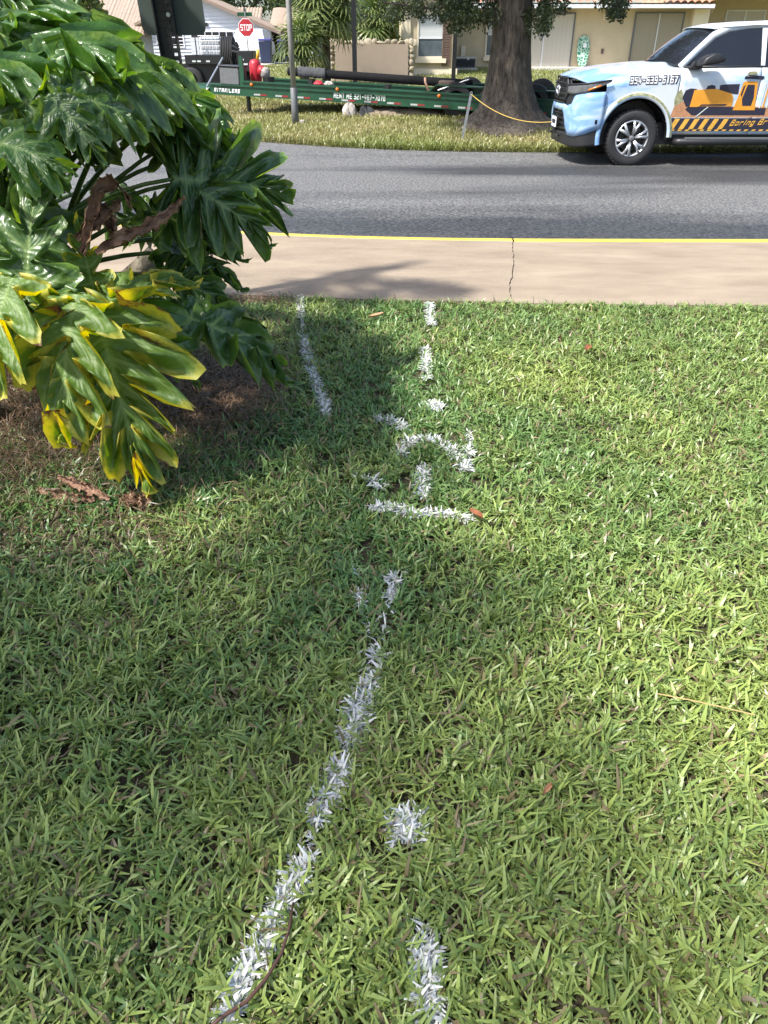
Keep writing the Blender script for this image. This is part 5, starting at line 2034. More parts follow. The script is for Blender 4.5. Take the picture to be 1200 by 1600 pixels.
def window(parent, x0, x1, z0, z1, Y, name='window', pane='pane', blind=.5, sash=True, sill=True, frame='trim'):
    """frame proud of the wall at Y, glass set back, blind behind the upper part"""
    mb = MB()
    t = .07
    mb.span((x0 - t, Y - .05, z0 - t), (x0, Y + .02, z1 + t)).span((x1, Y - .05, z0 - t), (x1 + t, Y + .02, z1 + t))
    mb.span((x0, Y - .05, z1), (x1, Y + .02, z1 + t)).span((x0, Y - .05, z0 - t), (x1, Y + .02, z0))
    w = mb.build(name, M[frame], parent)
    zb = z1 - (z1 - z0) * blind
    MB().span((x0, Y - .012, z0), (x1, Y - .006, zb)).build('pane', M[pane], w)
    if blind > 0:
        MB().span((x0, Y - .016, zb), (x1, Y - .010, z1)).build('blind', M['blind'], w)
    if sash:
        MB().span((x0, Y - .035, zb - .03), (x1, Y - .016, zb + .03)).build('sash_bar', M['white_paint'], w)
    if sill:
        MB().span((x0 - .12, Y - .14, z0 - .22), (x1 + .12, Y - .002, z0 - .07)).build('sill', M['stucco_pale'], w)
    return w


HY, HW = 38.0, 33.6
xl, xs_, xr = aty(630, 60, HW).x, aty(714, 60, HW).x, aty(1082, 60, HY).x
house = thing('cream_house', 'cream stucco house with red tile roof behind the oak', 'house', (xl, HW, .5))
wbox('wall', 'stucco', house, xl, xs_, HW, HW + 9, .1, 3.45)
wbox('wall', 'stucco', house, xs_ + .003, xr, HY, HY + 8, .1, 3.15)
wbox('corner_trim', 'stucco_pale', house, xl - .08, xl + .28, HW - .08, HW - .003, .1, 3.4)
wbox('base_course', 'stucco_pale', house, xl + .3, xs_ + .06, HW - .05, HW - .003, .1, .82)
a, b = aty(655, 22, HW), aty(692, 88, HW)
window(house, a.x, b.x, b.z, a.z, HW, blind=.56)
a, b = aty(763, 30, HY), aty(790, 86, HY)
window(house, a.x, b.x, b.z, a.z, HY, blind=.42)
# stacked brick strip
a, b = aty(693, 20, HW), aty(702, 102, HW)
strip = MB().span((a.x - .01, HW - .05, b.z - .02), (b.x + .01, HW - .003, a.z + .1)).build('brick_strip', M['dirt'], house)
bm_ = MB().box((0, 0, 0), (b.x - a.x, .07, .068)).build('brick', M['brick'], strip, local=True)
nb = int((a.z - b.z) / .085)
for k in range(nb):
    q = bm_ if k == 0 else bm_.copy()
    if k:
        COL.objects.link(q)
        q.parent = strip
    q.location = Vector(((a.x + b.x) / 2 + rnd.uniform(-.015, .015), HW - .06, b.z + .04 + k * .085)) - Vector(house.location)
MB().tube([(xs_ - .12, HW - .06, .5), (xs_ - .12, HW - .06, 3.3)], .05, 8).build('downpipe', M['stucco_pale'], house)
# sliding doors
def sliding(x0p, x1p, ytop, ybot, m1, m2):
    a, b = aty(x0p, ytop, HY), aty(x1p, ybot, HY)
    mb = MB()
    t = .06
    mb.span((a.x - t, HY - .06, b.z), (a.x, HY + .02, a.z + t)).span((b.x, HY - .06, b.z), (b.x + t, HY + .02, a.z + t)).span((a.x, HY - .06, a.z), (b.x, HY + .02, a.z + t)).span((a.x, HY - .06, b.z - .05), (b.x, HY + .02, b.z))
    d = mb.build('sliding_door', M['grey_metal'], house)
    xm = (a.x + b.x) / 2
    MB().span((a.x, HY - .014, b.z), (xm, HY - .008, a.z)).build('pane', M[m1], d)
    MB().span((xm, HY - .030, b.z), (b.x, HY - .024, a.z)).build('pane', M[m2], d)
    MB().span((xm - .025, HY - .045, b.z), (xm + .025, HY - .032, a.z)).build('stile', M['white_paint'], d)
sliding(808, 888, 22, 105, 'door_glass', 'door_glass')
sliding(995, 1052, 21, 108, 'door_glass_dull', 'door_glass_dull')
# eave, gutter, tile roof
ev = aty(980, 12, HY - .7)
ez = ev.z
wbox('soffit', 'stucco_pale', house, xs_ - .3, xr + .35, HY - .75, HY + .1, ez + .0, ez + .06)
wbox('gutter', 'white_paint', house, xs_ - .3, xr + .38, HY - .87, HY - .753, ez - .02, ez + .12)


def tiles(name, x0, x1, y0, z0, y1, z1, m, pitch=.30, rows=14):
    n = int((x1 - x0) / pitch)
    mb = MB()

    def f(u, v):
        x = x0 + (x1 - x0) * u
        ph = (u * n) % 1
        c = v * rows
        step = .035 * (1 - (c % 1)) if v < 1 else 0
        return (x, y0 + (y1 - y0) * v, z0 + (z1 - z0) * v + .085 * abs(math.sin(math.pi * ph)) + step)
    mb.grid(n * 6, rows * 2, f)
    return mb.build(name, M[m], house, smooth=False)


tiles('roof', xs_ - .3, xr + .4, HY - .9, ez + .13, HY + 4.2, ez + 2.1, 'roof_red')
mb = MB()
mb.prism([(xl - .5, 3.40), (xs_ + .5, 3.40), ((xl + xs_) / 2, 4.3)], lambda x, z, d: (x, HW - .5 + d, z), 9)
mb.build('roof', M['roof_red'], house)
# right-hand recessed porch wing
YR = 39.6
wbox('wall', 'stucco', house, xr + .003, xr + 16, YR, YR + 7, .1, 3.6)
wbox('soffit', 'stucco_pale', house, xr + .42, xr + 16, YR - 2.3, YR - .003, 3.30, 3.42)
wbox('fascia', 'stucco', house, xr + .42, xr + 16, YR - 2.42, YR - 2.303, 3.28, 3.62)
mb = MB()
mb.grid(60, 10, lambda u, v: (xr + .35 + 15.7 * u, YR - 2.5 + 6 * v, 3.63 + 2.2 * v + .06 * abs(math.sin(u * 52 * math.pi))))
mb.build('roof', M['roof_red'], house)
wbox('pier', 'stucco_pale', house, xr - .25, xr + .42, HY - .35, HY - .003, .1, ez - .03)
a, b = aty(1137, 18, YR), aty(1185, 60, YR)
w = window(house, a.x, b.x, b.z, a.z, YR, blind=0, sash=False, frame='white_paint', pane='door_glass')
MB().span(((a.x + b.x) / 2 - .04, YR - .04, b.z), ((a.x + b.x) / 2 + .04, YR - .02, a.z)).build('mullion', M['white_paint'], w)
a, b = aty(1085, 24, YR - .5), aty(1096, 80, YR - .5)
d = MB().span((a.x, YR - .06, b.z - .8), (b.x + .15, YR - .003, a.z)).build('door', M['trim'], house)
MB().span((a.x + .1, YR - .075, b.z), (b.x, YR - .061, a.z - .15)).build('door_pane', M['pane'], d)
q = aty(1110, 15, YR)
wl = MB().lathe([(.0, .28), (.05, .26), (.10, .15), (.08, -.1), (.03, -.16), (0, -.16)], (q.x, YR - .14, q.z), 'z', 10).build('wall_lamp', M['trim'], house, smooth=True)
q = aty(941, 80, HY)
MB().span((q.x - .05, HY - .05, q.z - .09), (q.x + .05, HY - .003, q.z + .09)).build('outlet_box', M['brick'], house)
q = aty(946, 26, HY)
MB().span((q.x - .09, HY - .12, q.z - .12), (q.x + .09, HY - .003, q.z + .12)).build('wall_lamp', M['trim'], house)
# patio slab
o = wbox('patio', 'pale_concrete', None, aty(815, 106, HY).x, aty(960, 106, HY).x, HY - 1.6, HY - .01, .5, .80)
struct(o)
# bodyboard leaning on the wall
a = aty(909, 107, HY - .35)
bb = thing('bodyboard', 'green patterned bodyboard leaning upright on the cream wall', 'board', (a.x, HY - .35, .80))
pts = []
for k in range(28):
    t = k / 28 * 2 * math.pi
    sx_, sz_ = .27, .58
    pts.append((sx_ * math.copysign(abs(math.cos(t)) ** .6, math.cos(t)) * (1 - .12 * (math.sin(t) < 0)), .58 + sz_ * math.copysign(abs(math.sin(t)) ** .75, math.sin(t))))
def board_mat():
    m = bpy.data.materials.new('board_print')
    nt, N, L, b_ = nodes_of(m)
    tc = N.new('ShaderNodeTexCoord')
    v = N.new('ShaderNodeTexVoronoi')
    v.feature = 'DISTANCE_TO_EDGE'
    v.inputs['Scale'].default_value = 9
    L.new(tc.outputs['Object'], v.inputs['Vector'])
    r = N.new('ShaderNodeValToRGB')
    r.color_ramp.elements[0].color = (.45, .62, .5, 1)
    r.color_ramp.elements[0].position = .06
    r.color_ramp.elements[1].color = (.02, .17, .09, 1)
    r.color_ramp.elements[1].position = .14
    L.new(v.outputs['Distance'], r.inputs[0])
    L.new(r.outputs[0], b_.inputs['Base Color'])
    b_.inputs['Roughness'].default_value = .5
    return m
M['board'] = board_mat()
MB().prism(pts, lambda x, z, d: (a.x + x, HY - .33 + z * .22 + d, .80 + z), .05).build('deck', M['board'], bb)
MB().lathe([(0, -.02), (.09, -.02), (.09, 0)], (a.x + .05, HY - .33 + .16, .80 + .8), 'y', 14).build('print_disc', M['tote'], bb)

# air conditioner
a, b = aty(713, 89, 36.4), aty(742, 111, 36.4)
zb = gz((a.x + b.x) / 2, 36.4)
ac = thing('air_conditioner', 'grey louvred air conditioner unit standing by the cream wall', 'air conditioner', ((a.x + b.x) / 2, 36.8, zb))
wbox('pad', 'pale_concrete', ac, a.x - .1, b.x + .1, 36.3, 37.4, zb - .1, zb + .08)
wbox('cabinet', 'grey_metal', ac, a.x, b.x, 36.42, 37.3, zb + .09, a.z - .06)
nl_ = 9
for k in range(nl_):
    z = zb + .14 + k * (a.z - .10 - zb - .14) / nl_
    MB().span((a.x + .03, 36.385, z), (b.x - .03, 36.418, z + .035)).build('louvre', M['cloth_grey'], ac)
wbox('top_lid', 'steel', ac, a.x - .03, b.x + .03, 36.38, 37.33, a.z - .055, a.z)
MB().lathe([(0, -.01), (.05, -.01), (.05, 0)], ((a.x + b.x) / 2 + .1, 36.38, zb + .42), 'y', 12).build('badge', M['white_paint'], ac)
q = aty(725, 80, HW + 3.9)
o = thing('disconnect_box', 'small pale electric box on the wall above the air conditioner', 'box', (q.x, HY, q.z))
wbox('box_body', 'trim', o, q.x - .1, q.x + .1, HY - .12, HY - .003, q.z - .22, q.z + .2)
MB().tube([(q.x, HY - .05, q.z - .22), (q.x, HY - .05, 1.0)], .025, 6).build('conduit', M['steel'], o)

# black lamp posts behind the trailer
for (x, y, Y, lab, top_) in ((553.5, 60, 24.5, 'black square post in front of the stone-edged tan wall', 34), (711, 60, 30, 'thin dark brown post in front of the air conditioner', 20)):
    q = aty(x, y, Y)
    z0 = gz(q.x, Y)
    t = thing('black_post', lab, 'post', (q.x, Y, z0), group='dark posts behind the trailer')
    w_ = .065 if Y < 27 else .07
    wbox('shaft', 'black_metal', t, q.x - w_, q.x + w_, Y - w_, Y + w_, z0 - .05, 3.6)
    wbox('foot', 'black_metal', t, q.x - w_ * 1.6, q.x + w_ * 1.6, Y - w_ * 1.6, Y + w_ * 1.6, z0 - .05, z0 + .12)

# tan garden wall with a border of coral stones
a, b = aty(523, 74, 30.5), aty(638, 74, 30.5)
zt = aty(580, 69, 30.5).z
z0 = gz(0, 30.5)
gw = thing('garden_wall', 'tan stucco garden wall edged with rough pale stones', 'wall', (a.x, 30.5, z0))
wbox('wall_panel', 'tan_wall', gw, a.x, b.x, 30.5, 30.75, z0 - .2, zt)
proto = None
gr_ = random.Random(2)
def stone(c, sx, sy, sz):
    global proto
    if proto is None:
        mb = MB()
        for i in range(7):
            for k in range(9):
                th, fi = math.pi * i / 6, 2 * math.pi * k / 9
                r_ = 1 + gr_.uniform(-.16, .16)
                mb.v.append((math.sin(th) * math.cos(fi) * r_, math.sin(th) * math.sin(fi) * r_, math.cos(th) * r_))
        for i in range(6):
            for k in range(9):
                mb.f.append((i * 9 + k, i * 9 + (k + 1) % 9, (i + 1) * 9 + (k + 1) % 9, (i + 1) * 9 + k))
        proto = mb.build('stone', M['coral_stone'], gw, local=True, smooth=True)
        o = proto
    else:
        o = proto.copy()
        COL.objects.link(o)
        o.parent = gw
    o.location = Vector(c) - Vector(gw.location)
    o.scale = (sx, sy, sz)
    o.rotation_euler = (gr_.uniform(0, 6), gr_.uniform(-.3, .3), 0)
x = a.x - .16
while x < b.x + .2:
    w_ = gr_.uniform(.09, .15)
    stone((x + w_, 30.62, zt + .045 + gr_.uniform(-.02, .02)), w_ * 1.15, .14, .06)
    x += w_ * 1.9
for xx in (a.x - .13, b.x + .13):
    z = z0
    while z < zt:
        h_ = gr_.uniform(.07, .11)
        stone((xx + gr_.uniform(-.02, .02), 30.62, z + h_), .115, .14, h_ * 1.1)
        z += h_ * 1.85

# ------------------------------------------------------------------ fan palms
def fan_mesh():
    V, Q, C = [], [], []
    r = random.Random(4)
    n = 26
    for k in range(n):
        a = math.radians(-125 + 250 * k / (n - 1))
        L1, L2 = .48, r.uniform(.85, 1.0)
        w = .034
        dirv = Vector((math.cos(a), math.sin(a), 0))
        sd = Vector((-dirv.y, dirv.x, 0))
        z1, z2 = .02 + .05 * math.cos(k * math.pi), -.10 - r.uniform(0, .16)
        P0 = Vector((0, 0, 0))
        P1 = dirv * L1 + Vector((0, 0, z1))
        P15 = dirv * (L1 + .3 * (L2 - L1)) + Vector((0, 0, z1 - .02))
        P2 = dirv * L2 + Vector((0, 0, z2))
        o = len(V)
        V += [P0 - sd * .004, P0 + sd * .004, P1 - sd * w * 1.3, P1 + sd * w * 1.3, P15 - sd * w * .9, P15 + sd * w * .9, P2 - sd * .004, P2 + sd * .004]
        Q += [(o, o + 1, o + 3, o + 2), (o + 2, o + 3, o + 5, o + 4), (o + 4, o + 5, o + 7, o + 6)]
        t = r.random()
        for j in range(8):
            f = (j // 2) / 3
            C.append((.055 + .05 * t + .10 * f, .095 + .06 * t + .09 * f, .028 + .02 * t + .03 * f))
    return V, Q, C


FV, FQ, FC = fan_mesh()
fan_me = bpy.data.meshes.new('frond')
fan_me.from_pydata(FV, [], FQ)
ca = fan_me.color_attributes.new('Col', 'FLOAT_COLOR', 'POINT')
ca.data.foreach_set('color', [q for c in FC for q in (*c, 1)])
fan_me.materials.append(M['leaf'])


def palm(loc, crown, nf, size, pet, label, seed):
    r = random.Random(seed)
    loc, crown = Vector(loc), Vector(crown)
    t = thing('fan_palm', label, 'palm', loc, group='fan palms beside the garden wall')
    MB().tube([loc + Vector((0, 0, -.1)), loc.lerp(crown, .5) + Vector((.05, 0, 0)), crown], [.17, .14, .13], 10).build('trunk', M['bark'], t, smooth=True)
    for k in range(nf):
        a = k * 2.4 + r.uniform(-.3, .3)
        el = 1.25 - 2.1 * (k / nf)
        d = Vector((math.cos(a) * math.cos(el), math.sin(a) * math.cos(el), math.sin(el)))
        p = crown + d * pet * r.uniform(.7, 1.1)
        MB().tube([crown, crown.lerp(p, .5) + Vector((0, 0, .06)), p], [.02, .015, .012], 5).build('stalk', M['petiole'], t)
        o = bpy.data.objects.new('frond', fan_me)
        COL.objects.link(o)
        o.parent = t
        dn = (d + Vector((0, 0, -.35))).normalized()
        z_ = (Vector((0, 0, 1)) - dn * dn.z).normalized()
        if abs(dn.z) > .95:
            z_ = Vector((1, 0, 0))
        y_ = z_.cross(dn).normalized()
        z_ = dn.cross(y_)
        Mx = Matrix((dn, y_, z_)).transposed().to_4x4() @ Matrix.Diagonal((size, size, size, 1))
        Mx.translation = p - loc
        o.matrix_local = Mx
    return t


g = ground_hit(505, 112)
c1 = aty(505, 8, 28.2)
pa1 = palm((c1.x, 28.2, gz(c1.x, 28.2)), c1, 30, .95, .85, 'tall fan palm with drooping fronds behind the metal pole', 1)
c2 = aty(472, 72, 26.6)
palm((c2.x, 26.6, gz(c2.x, 26.6)), c2, 18, .75, .45, 'short bushy fan palm low beside the metal pole', 2)
c3 = aty(582, 34, 32.5)
palm((c3.x, 32.5, gz(c3.x, 32.5)), c3, 20, .85, .6, 'fan palm rising behind the tan garden wall', 3)
c4 = aty(612, 52, 33.0)
o = thing('yellow_shrub', 'yellow-green shrub between garden wall and house corner', 'shrub', (c4.x, 33, gz(c4.x, 33)))
MB().tube([(c4.x, 33, .5), (c4.x + .05, 33, 1.8)], [.05, .03], 6).build('stem', M['bark'], o)
leaf_cloud('foliage', M['leaf'], [Vector((c4.x + .15 * math.sin(k * 2), 33, c4.z - .5 + .25 * k)) for k in range(6)], 140, .32, .07, ((.16, .20, .03), (.32, .34, .06)), 7, o)

# ------------------------------------------------------------------ white house, car, bins, stop sign on the left
WY = 50.0
wx0, wx1 = aty(238, 60, WY).x, aty(424, 60, WY).x
ap = aty(312, 6, WY)
ez2 = aty(424, 47, WY).z
wh = thing('white_house', 'white sided house with tan tile roof and garage beyond the street', 'house', (wx0, WY, .7))
gx = aty(306, 0, WY).x
gz_top = aty(306, -4, WY).z
mb = MB()
mb.prism([(wx0, .3), (wx1, .3), (wx1, ez2), (gx, gz_top), (wx0, gz_top - (wx1 - gx) * 0 - (gx - wx0) * (gz_top - ez2) / (wx1 - gx))], lambda x, z, d: (x, WY + d, z), .3)
mb.build('wall', M['white_siding'], wh)
nb = 20
for k in range(nb):                       # clapboards
    z = .95 + k * .175
    xr_ = wx1 if z < ez2 else gx + (wx1 - gx) * (gz_top - z) / (gz_top - ez2)
    xl_ = wx0
    if z > gz_top - .25:
        break
    mb = MB()
    mb.add([(xl_, WY - .055, z), (xr_ - .05, WY - .055, z), (xr_ - .05, WY - .005, z + .17), (xl_, WY - .005, z + .17), (xl_, WY - .001, z), (xr_ - .05, WY - .001, z)], [(0, 1, 2, 3), (4, 5, 1, 0)])
    mb.build('clapboard', M['white_siding'], wh)
# roof planes with rake boards
mb = MB()
mb.prism([(gx, gz_top + .02), (wx1 + .6, ez2 - .20), (wx1 + .6, ez2 - .06), (gx, gz_top + .18)], lambda x, z, d: (x, WY - .45 + d, z), 9)
rf = mb.build('roof', M['roof_tan'], wh)
mb = MB()
mb.prism([(gx, gz_top + .0), (wx1 + .62, ez2 - .25), (wx1 + .62, ez2 - .10), (gx, gz_top + .12)], lambda x, z, d: (x, WY - .50 + d, z), .045)
mb.build('rake_board', pm('rake_brown', (.2, .14, .11), .7), rf)
mb = MB()
zl = gz_top - (gx - wx0 + .8) * (gz_top - ez2) / (wx1 - gx)
mb.prism([(gx, gz_top + .02), (wx0 - .8, zl - .02), (wx0 - .8, zl + .12), (gx, gz_top + .18)], lambda x, z, d: (x, WY - .45 + d, z), 9)
mb.build('roof', M['roof_tan'], wh)
# side wing right, lower roof behind
a, b = aty(350, 12, WY + 5), aty(400, 40, WY + 5)
mb = MB()
mb.grid(40, 12, lambda u, v: (a.x + (b.x - a.x) * 1.05 * u, WY + 5 + 3 * v, b.z - .4 + (a.z - b.z + .5) * v + .05 * abs(math.sin(u * 30 * math.pi))))
mb.build('roof', M['roof_tan'], wh)
# left wing
xa, xb = aty(120, 40, WY + 1).x, wx0 - .01
wbox('wall', 'white_siding', wh, xa, xb, WY + 1, WY + 1.3, .3, aty(220, 52, WY).z)
mb = MB()
mb.grid(70, 16, lambda u, v: (xa - .5 + (xb - xa + .9) * u, WY + .3 + 4 * v, aty(220, 56, WY).z + 1.9 * v + .05 * abs(math.sin(u * 45 * math.pi)) + .03 * ((1 - v * 8) % 1)))
mb.build('roof', M['roof_tan'], wh)
a, b = aty(244, 48, WY), aty(266, 66, WY)
window(wh, a.x, a.x + .45, b.z, a.z, WY - .03, blind=0, sash=False, sill=False, frame='white_paint', pane='glass_dark')
window(wh, a.x + .65, a.x + 1.5, b.z - .2, a.z - .05, WY - .03, blind=0, sash=False, sill=False, frame='white_paint', pane='glass_dark')
# garage door with window row
a, b = aty(296, 50, WY), aty(392, 100, WY)
gd = MB().span((a.x, WY - .07, .5), (b.x, WY - .035, a.z + .1)).build('garage_door', M['white_paint'], wh)
for k in range(3):
    z = a.z - .45 - k * .5
    MB().span((a.x, WY - .08, z), (b.x, WY - .0705, z + .46)).build('door_panel', M['white_siding'], gd)
for k in range(8):
    x = a.x + .1 + k * (b.x - a.x - .1) / 8
    MB().span((x, WY - .085, a.z - .26), (x + .36, WY - .0715, a.z + .0)).build('pane', M['glass_dark'], gd)
q = aty(322, 38, WY)
MB().span((q.x - .1, WY - .12, q.z - .08), (q.x + .1, WY - .035, q.z + .08)).build('wall_lamp', M['black_metal'], wh)
# neighbour's shed-like house, right of it
a, b = aty(420, 28, 56), aty(450, 92, 56)
nh_ = thing('small_white_house', 'small white house end with brown roof behind the bins', 'house', (a.x, 56, .8))
wbox('wall', 'white_siding', nh_, a.x + .3, b.x + 2, 56, 60, .3, aty(430, 44, 56).z)
mb = MB()
mb.grid(16, 8, lambda u, v: (a.x + (b.x + 2.5 - a.x) * u, 55.6 + 3 * v, aty(430, 45, 56).z + 1.2 * v + .04 * abs(math.sin(u * 20 * math.pi))))
mb.build('roof', M['roof_tan'], nh_)

# driveway
mb = MB()
p = [atz(300, 104, .72), atz(470, 104, .72), atz(470, 99, .72)]
mb.grid(20, 4, lambda u, v: (-14.5 + 8.5 * u + 1.2 * v, 43 + 5.8 * v, gz(-14.5 + 8.5 * u, 43 + 5.8 * v) + .02))
struct(mb.build('driveway', M['pale_concrete']))
# parked car, tail towards us
cb = aty(393, 98, 45.3)
car = thing('white_car', 'white car parked on the driveway in front of the garage', 'car', (cb.x, 45, gz(cb.x, 45)))
z0 = gz(cb.x, 45) + .03
cw = .86
def carx(u, v):
    return None
prof = [(-.0, .35), (-.03, .55), (.0, .95), (.30, 1.45), (.55, 1.52), (1.9, 1.5), (2.6, 1.05), (3.7, .95), (3.95, .6), (3.9, .35)]
mb = MB()
def cpt(y, z, s):
    inset = .16 * sstep(.95, 1.5, z)
    return (cb.x + s * (cw - inset), 45 + y, z0 + z)
V = [cpt(y, z, -1) for y, z in prof] + [cpt(y, z, 1) for y, z in prof]
n = len(prof)
mb.add(V, [tuple(range(n)), tuple(range(2 * n - 1, n - 1, -1))] + [(i, i + n, (i + 1) % n + n, (i + 1) % n) for i in range(n)])
mb.build('body', M['white_paint'], car, bevel=.05)
for s in (-1, 1):
    for yy in (.7, 3.2):
        simple_wheel(Vector((cb.x + s * .76, 45 + yy, z0 + .30)), .31, .2, car, Vector((1, 0, 0)))
MB().span((cb.x - .8, 44.93, z0 + .36), (cb.x + .8, 44.985, z0 + .52)).build('bumper', M['white_siding'], car)

# wheeled bins
def bin_(x, y0p, Y, label):
    q = aty(x, y0p, Y)
    z0 = gz(q.x, Y)
    t = thing('wheeled_bin', label, 'bin', (q.x, Y, z0), group='blue wheeled bins by the white house')
    mb = MB()
    mb.prism([(-.26, 0), (.26, 0), (.32, .95), (-.32, .95)], lambda a, b, d: (q.x + a, Y + d * (1), z0 + .05 + b), .6)
    mb.build('bin_body', M['blue_bin'], t, bevel=.03)
    MB().prism([(-.34, .96), (.34, .96), (.32, 1.06), (-.32, 1.06)], lambda a, b, d: (q.x + a, Y - .03 + d, z0 + .05 + b), .68).build('lid', M['blue_lid'], t, bevel=.03)
    for s in (-1, 1):
        MB().lathe([(0, -.03), (.11, -.03), (.11, .03), (0, .03)], (q.x + s * .30, Y + .55, z0 + .11), 'x', 12).build('wheel', M['rubber'], t)
bin_(415, 90, 44.3, 'dark blue wheeled bin with violet-blue lid beside the white car')
bin_(443, 85, 49.0, 'dark blue wheeled bin half hidden behind the metal pole')
# dark shrub behind the bins
q = aty(420, 60, 52)
sh = thing('dark_shrub', 'dark rounded shrub behind the wheeled bin', 'shrub', (q.x, 52, .8))
MB().tube([(q.x, 52, .6), (q.x, 52, 1.6)], .06, 6).build('stem', M['bark'], sh)
leaf_cloud('foliage', M['leaf'], [Vector((q.x + rnd.uniform(-.6, .6), 52 + rnd.uniform(-.4, .4), rnd.uniform(1.0, 2.4))) for k in range(14)], 160, .4, .08, ((.018, .03, .012), (.05, .075, .025)), 12, sh)

# stop sign with street-name blades
YS = 40.0
c = aty(384.5, 43, YS)
z0 = gz(c.x, YS)
stp = thing('stop_sign', 'red octagonal stop sign on a thin post with green street-name blades', 'sign', (c.x, YS, z0))
MB().tube([(c.x, YS + .03, z0 - .1), (c.x, YS + .03, c.z + .75)], .028, 8).build('post', M['steel'], stp)
def octa(r):
    return [(r * math.cos(math.radians(22.5 + 45 * k)), r * math.sin(math.radians(22.5 + 45 * k))) for k in range(8)]
bl = MB().prism(octa(.375), lambda x, z, d: (c.x + x, YS - .01 + d, c.z + z), .012).build('sign_border', M['print_white'], stp)
MB().prism(octa(.350), lambda x, z, d: (c.x + x, YS - .014 + d, c.z + z), .003).build('sign_face', M['red'], bl)
lettering('STOP', 'sign_lettering', M['print_white'], bl, (c.x - .255, YS - .0155, c.z - .12), (1, 0, 0), (0, 0, 1), .24, .51, stroke=.75, gap=.8)
wbox('street_blade', 'green_paint', stp, c.x - .36, c.x + .32, YS + .02, YS + .03, c.z + .43, c.z + .58)
wbox('street_blade', 'green_paint', stp, c.x - .01, c.x + .0, YS - .25, YS + .36, c.z + .60, c.z + .74)

# ------------------------------------------------------------------ black vacuum-drill rig behind the chest
RY = 27.0
def rp(x, y, Y=RY):
    return aty(x, y, Y)
a = rp(288, 140)
zg = gz(rp(330, 140).x, RY)
rig = thing('black_rig_trailer', 'black trailer rig with hose reel and caged tank left of the stop sign', 'trailer', (rp(340, 140).x, RY, zg))
def rbox(name, m, x0, x1, y0, y1, Y0=RY, D=.6, par=None, **kw):
    p, q = rp(x0, y0, Y0), rp(x1, y1, Y0)
    return MB().span((p.x, Y0, q.z), (q.x, Y0 + D, p.z)).build(name, M[m], par or rig, **kw)
rbox('bed_wall', 'black_metal', 288, 348, 86, 100, D=1.6)
rbox('bed_frame', 'black_metal', 280, 396, 100, 132, Y0=RY + .2, D=1.3)
rbox('control_box', 'black', 370, 397, 79, 112, Y0=RY - .3, D=.8, bevel=.02)
for (x, y) in ((374, 92), (380, 99)):
    rbox('placard', 'white_paint', x, x + 7, y, y + 2.5, Y0=RY - .31, D=.008)
for x in (300, 308, 322):
    rbox('reflector', 'print_grey', x, x + 6, 94.5, 97, Y0=RY - .01, D=.006)
rbox('stanchion', 'black_metal', 302.5, 308, 50, 90, D=.12)
# hose reel, edge-on
p, q = rp(346, 58), rp(366, 116)
cx_, cz_ = (p.x + q.x) / 2, (p.z + q.z) / 2
rr_ = (p.z - q.z) / 2
reel = MB().lathe([(.1, -.20), (rr_ * .93, -.20), (rr_, -.16), (rr_, .16), (rr_ * .93, .20), (.1, .20)], (cx_ - .05, RY + .5, cz_), 'x', 36).build('hose_reel', M['rubber'], rig, smooth=True)
for k in range(7):
    xx = cx_ - .21 + .055 * k
    pts = [(xx, RY + .5 + (rr_ + .012) * math.cos(t), cz_ + (rr_ + .012) * math.sin(t)) for t in [2 * math.pi * i / 36 for i in range(37)]]
    MB().tube(pts, .024, 6, cap=False).build('hose_coil', M['rubber'], reel, smooth=True)
for (x0, y0, x1, y1) in ((362, 72, 374, 78), (362, 80, 378, 84), (368, 66, 372, 74), (360, 90, 366, 112)):
    u_, v_ = rp(x0, y0, RY - .1), rp(x1, y1, RY - .1)
    MB().tube([u_, v_], .05, 7).build('hydraulic_arm', M['black_metal'], rig)
for xw in (300, 372):
    g_ = rp(xw, 130, RY)
    simple_wheel(Vector((g_.x, RY + .1, zg + .38)), .38, .25, rig, Vector((0, 1, 0)))
# caged tank riding in the bed
p, q = rp(309, 56, RY + .3), rp(346, 88, RY + .3)
tk = thing('caged_tank', 'white plastic tank in a steel cage on the black rig', 'tank', ((p.x + q.x) / 2, RY + .8, q.z))
MB().span((p.x + .02, RY + .34, q.z), (q.x - .02, RY + 1.3, p.z - .02)).build('tank', M['tote'], tk, bevel=.05)
for k in range(7):
    x = p.x + (q.x - p.x) * k / 6
    MB().tube([(x, RY + .31, q.z), (x, RY + .31, p.z)], .012, 5).build('cage_bar', M['steel'], tk)
for k in range(5):
    z = q.z + (p.z - q.z) * k / 4
    MB().tube([(p.x, RY + .30, z), (q.x, RY + .30, z)], .012, 5).build('cage_bar', M['steel'], tk)

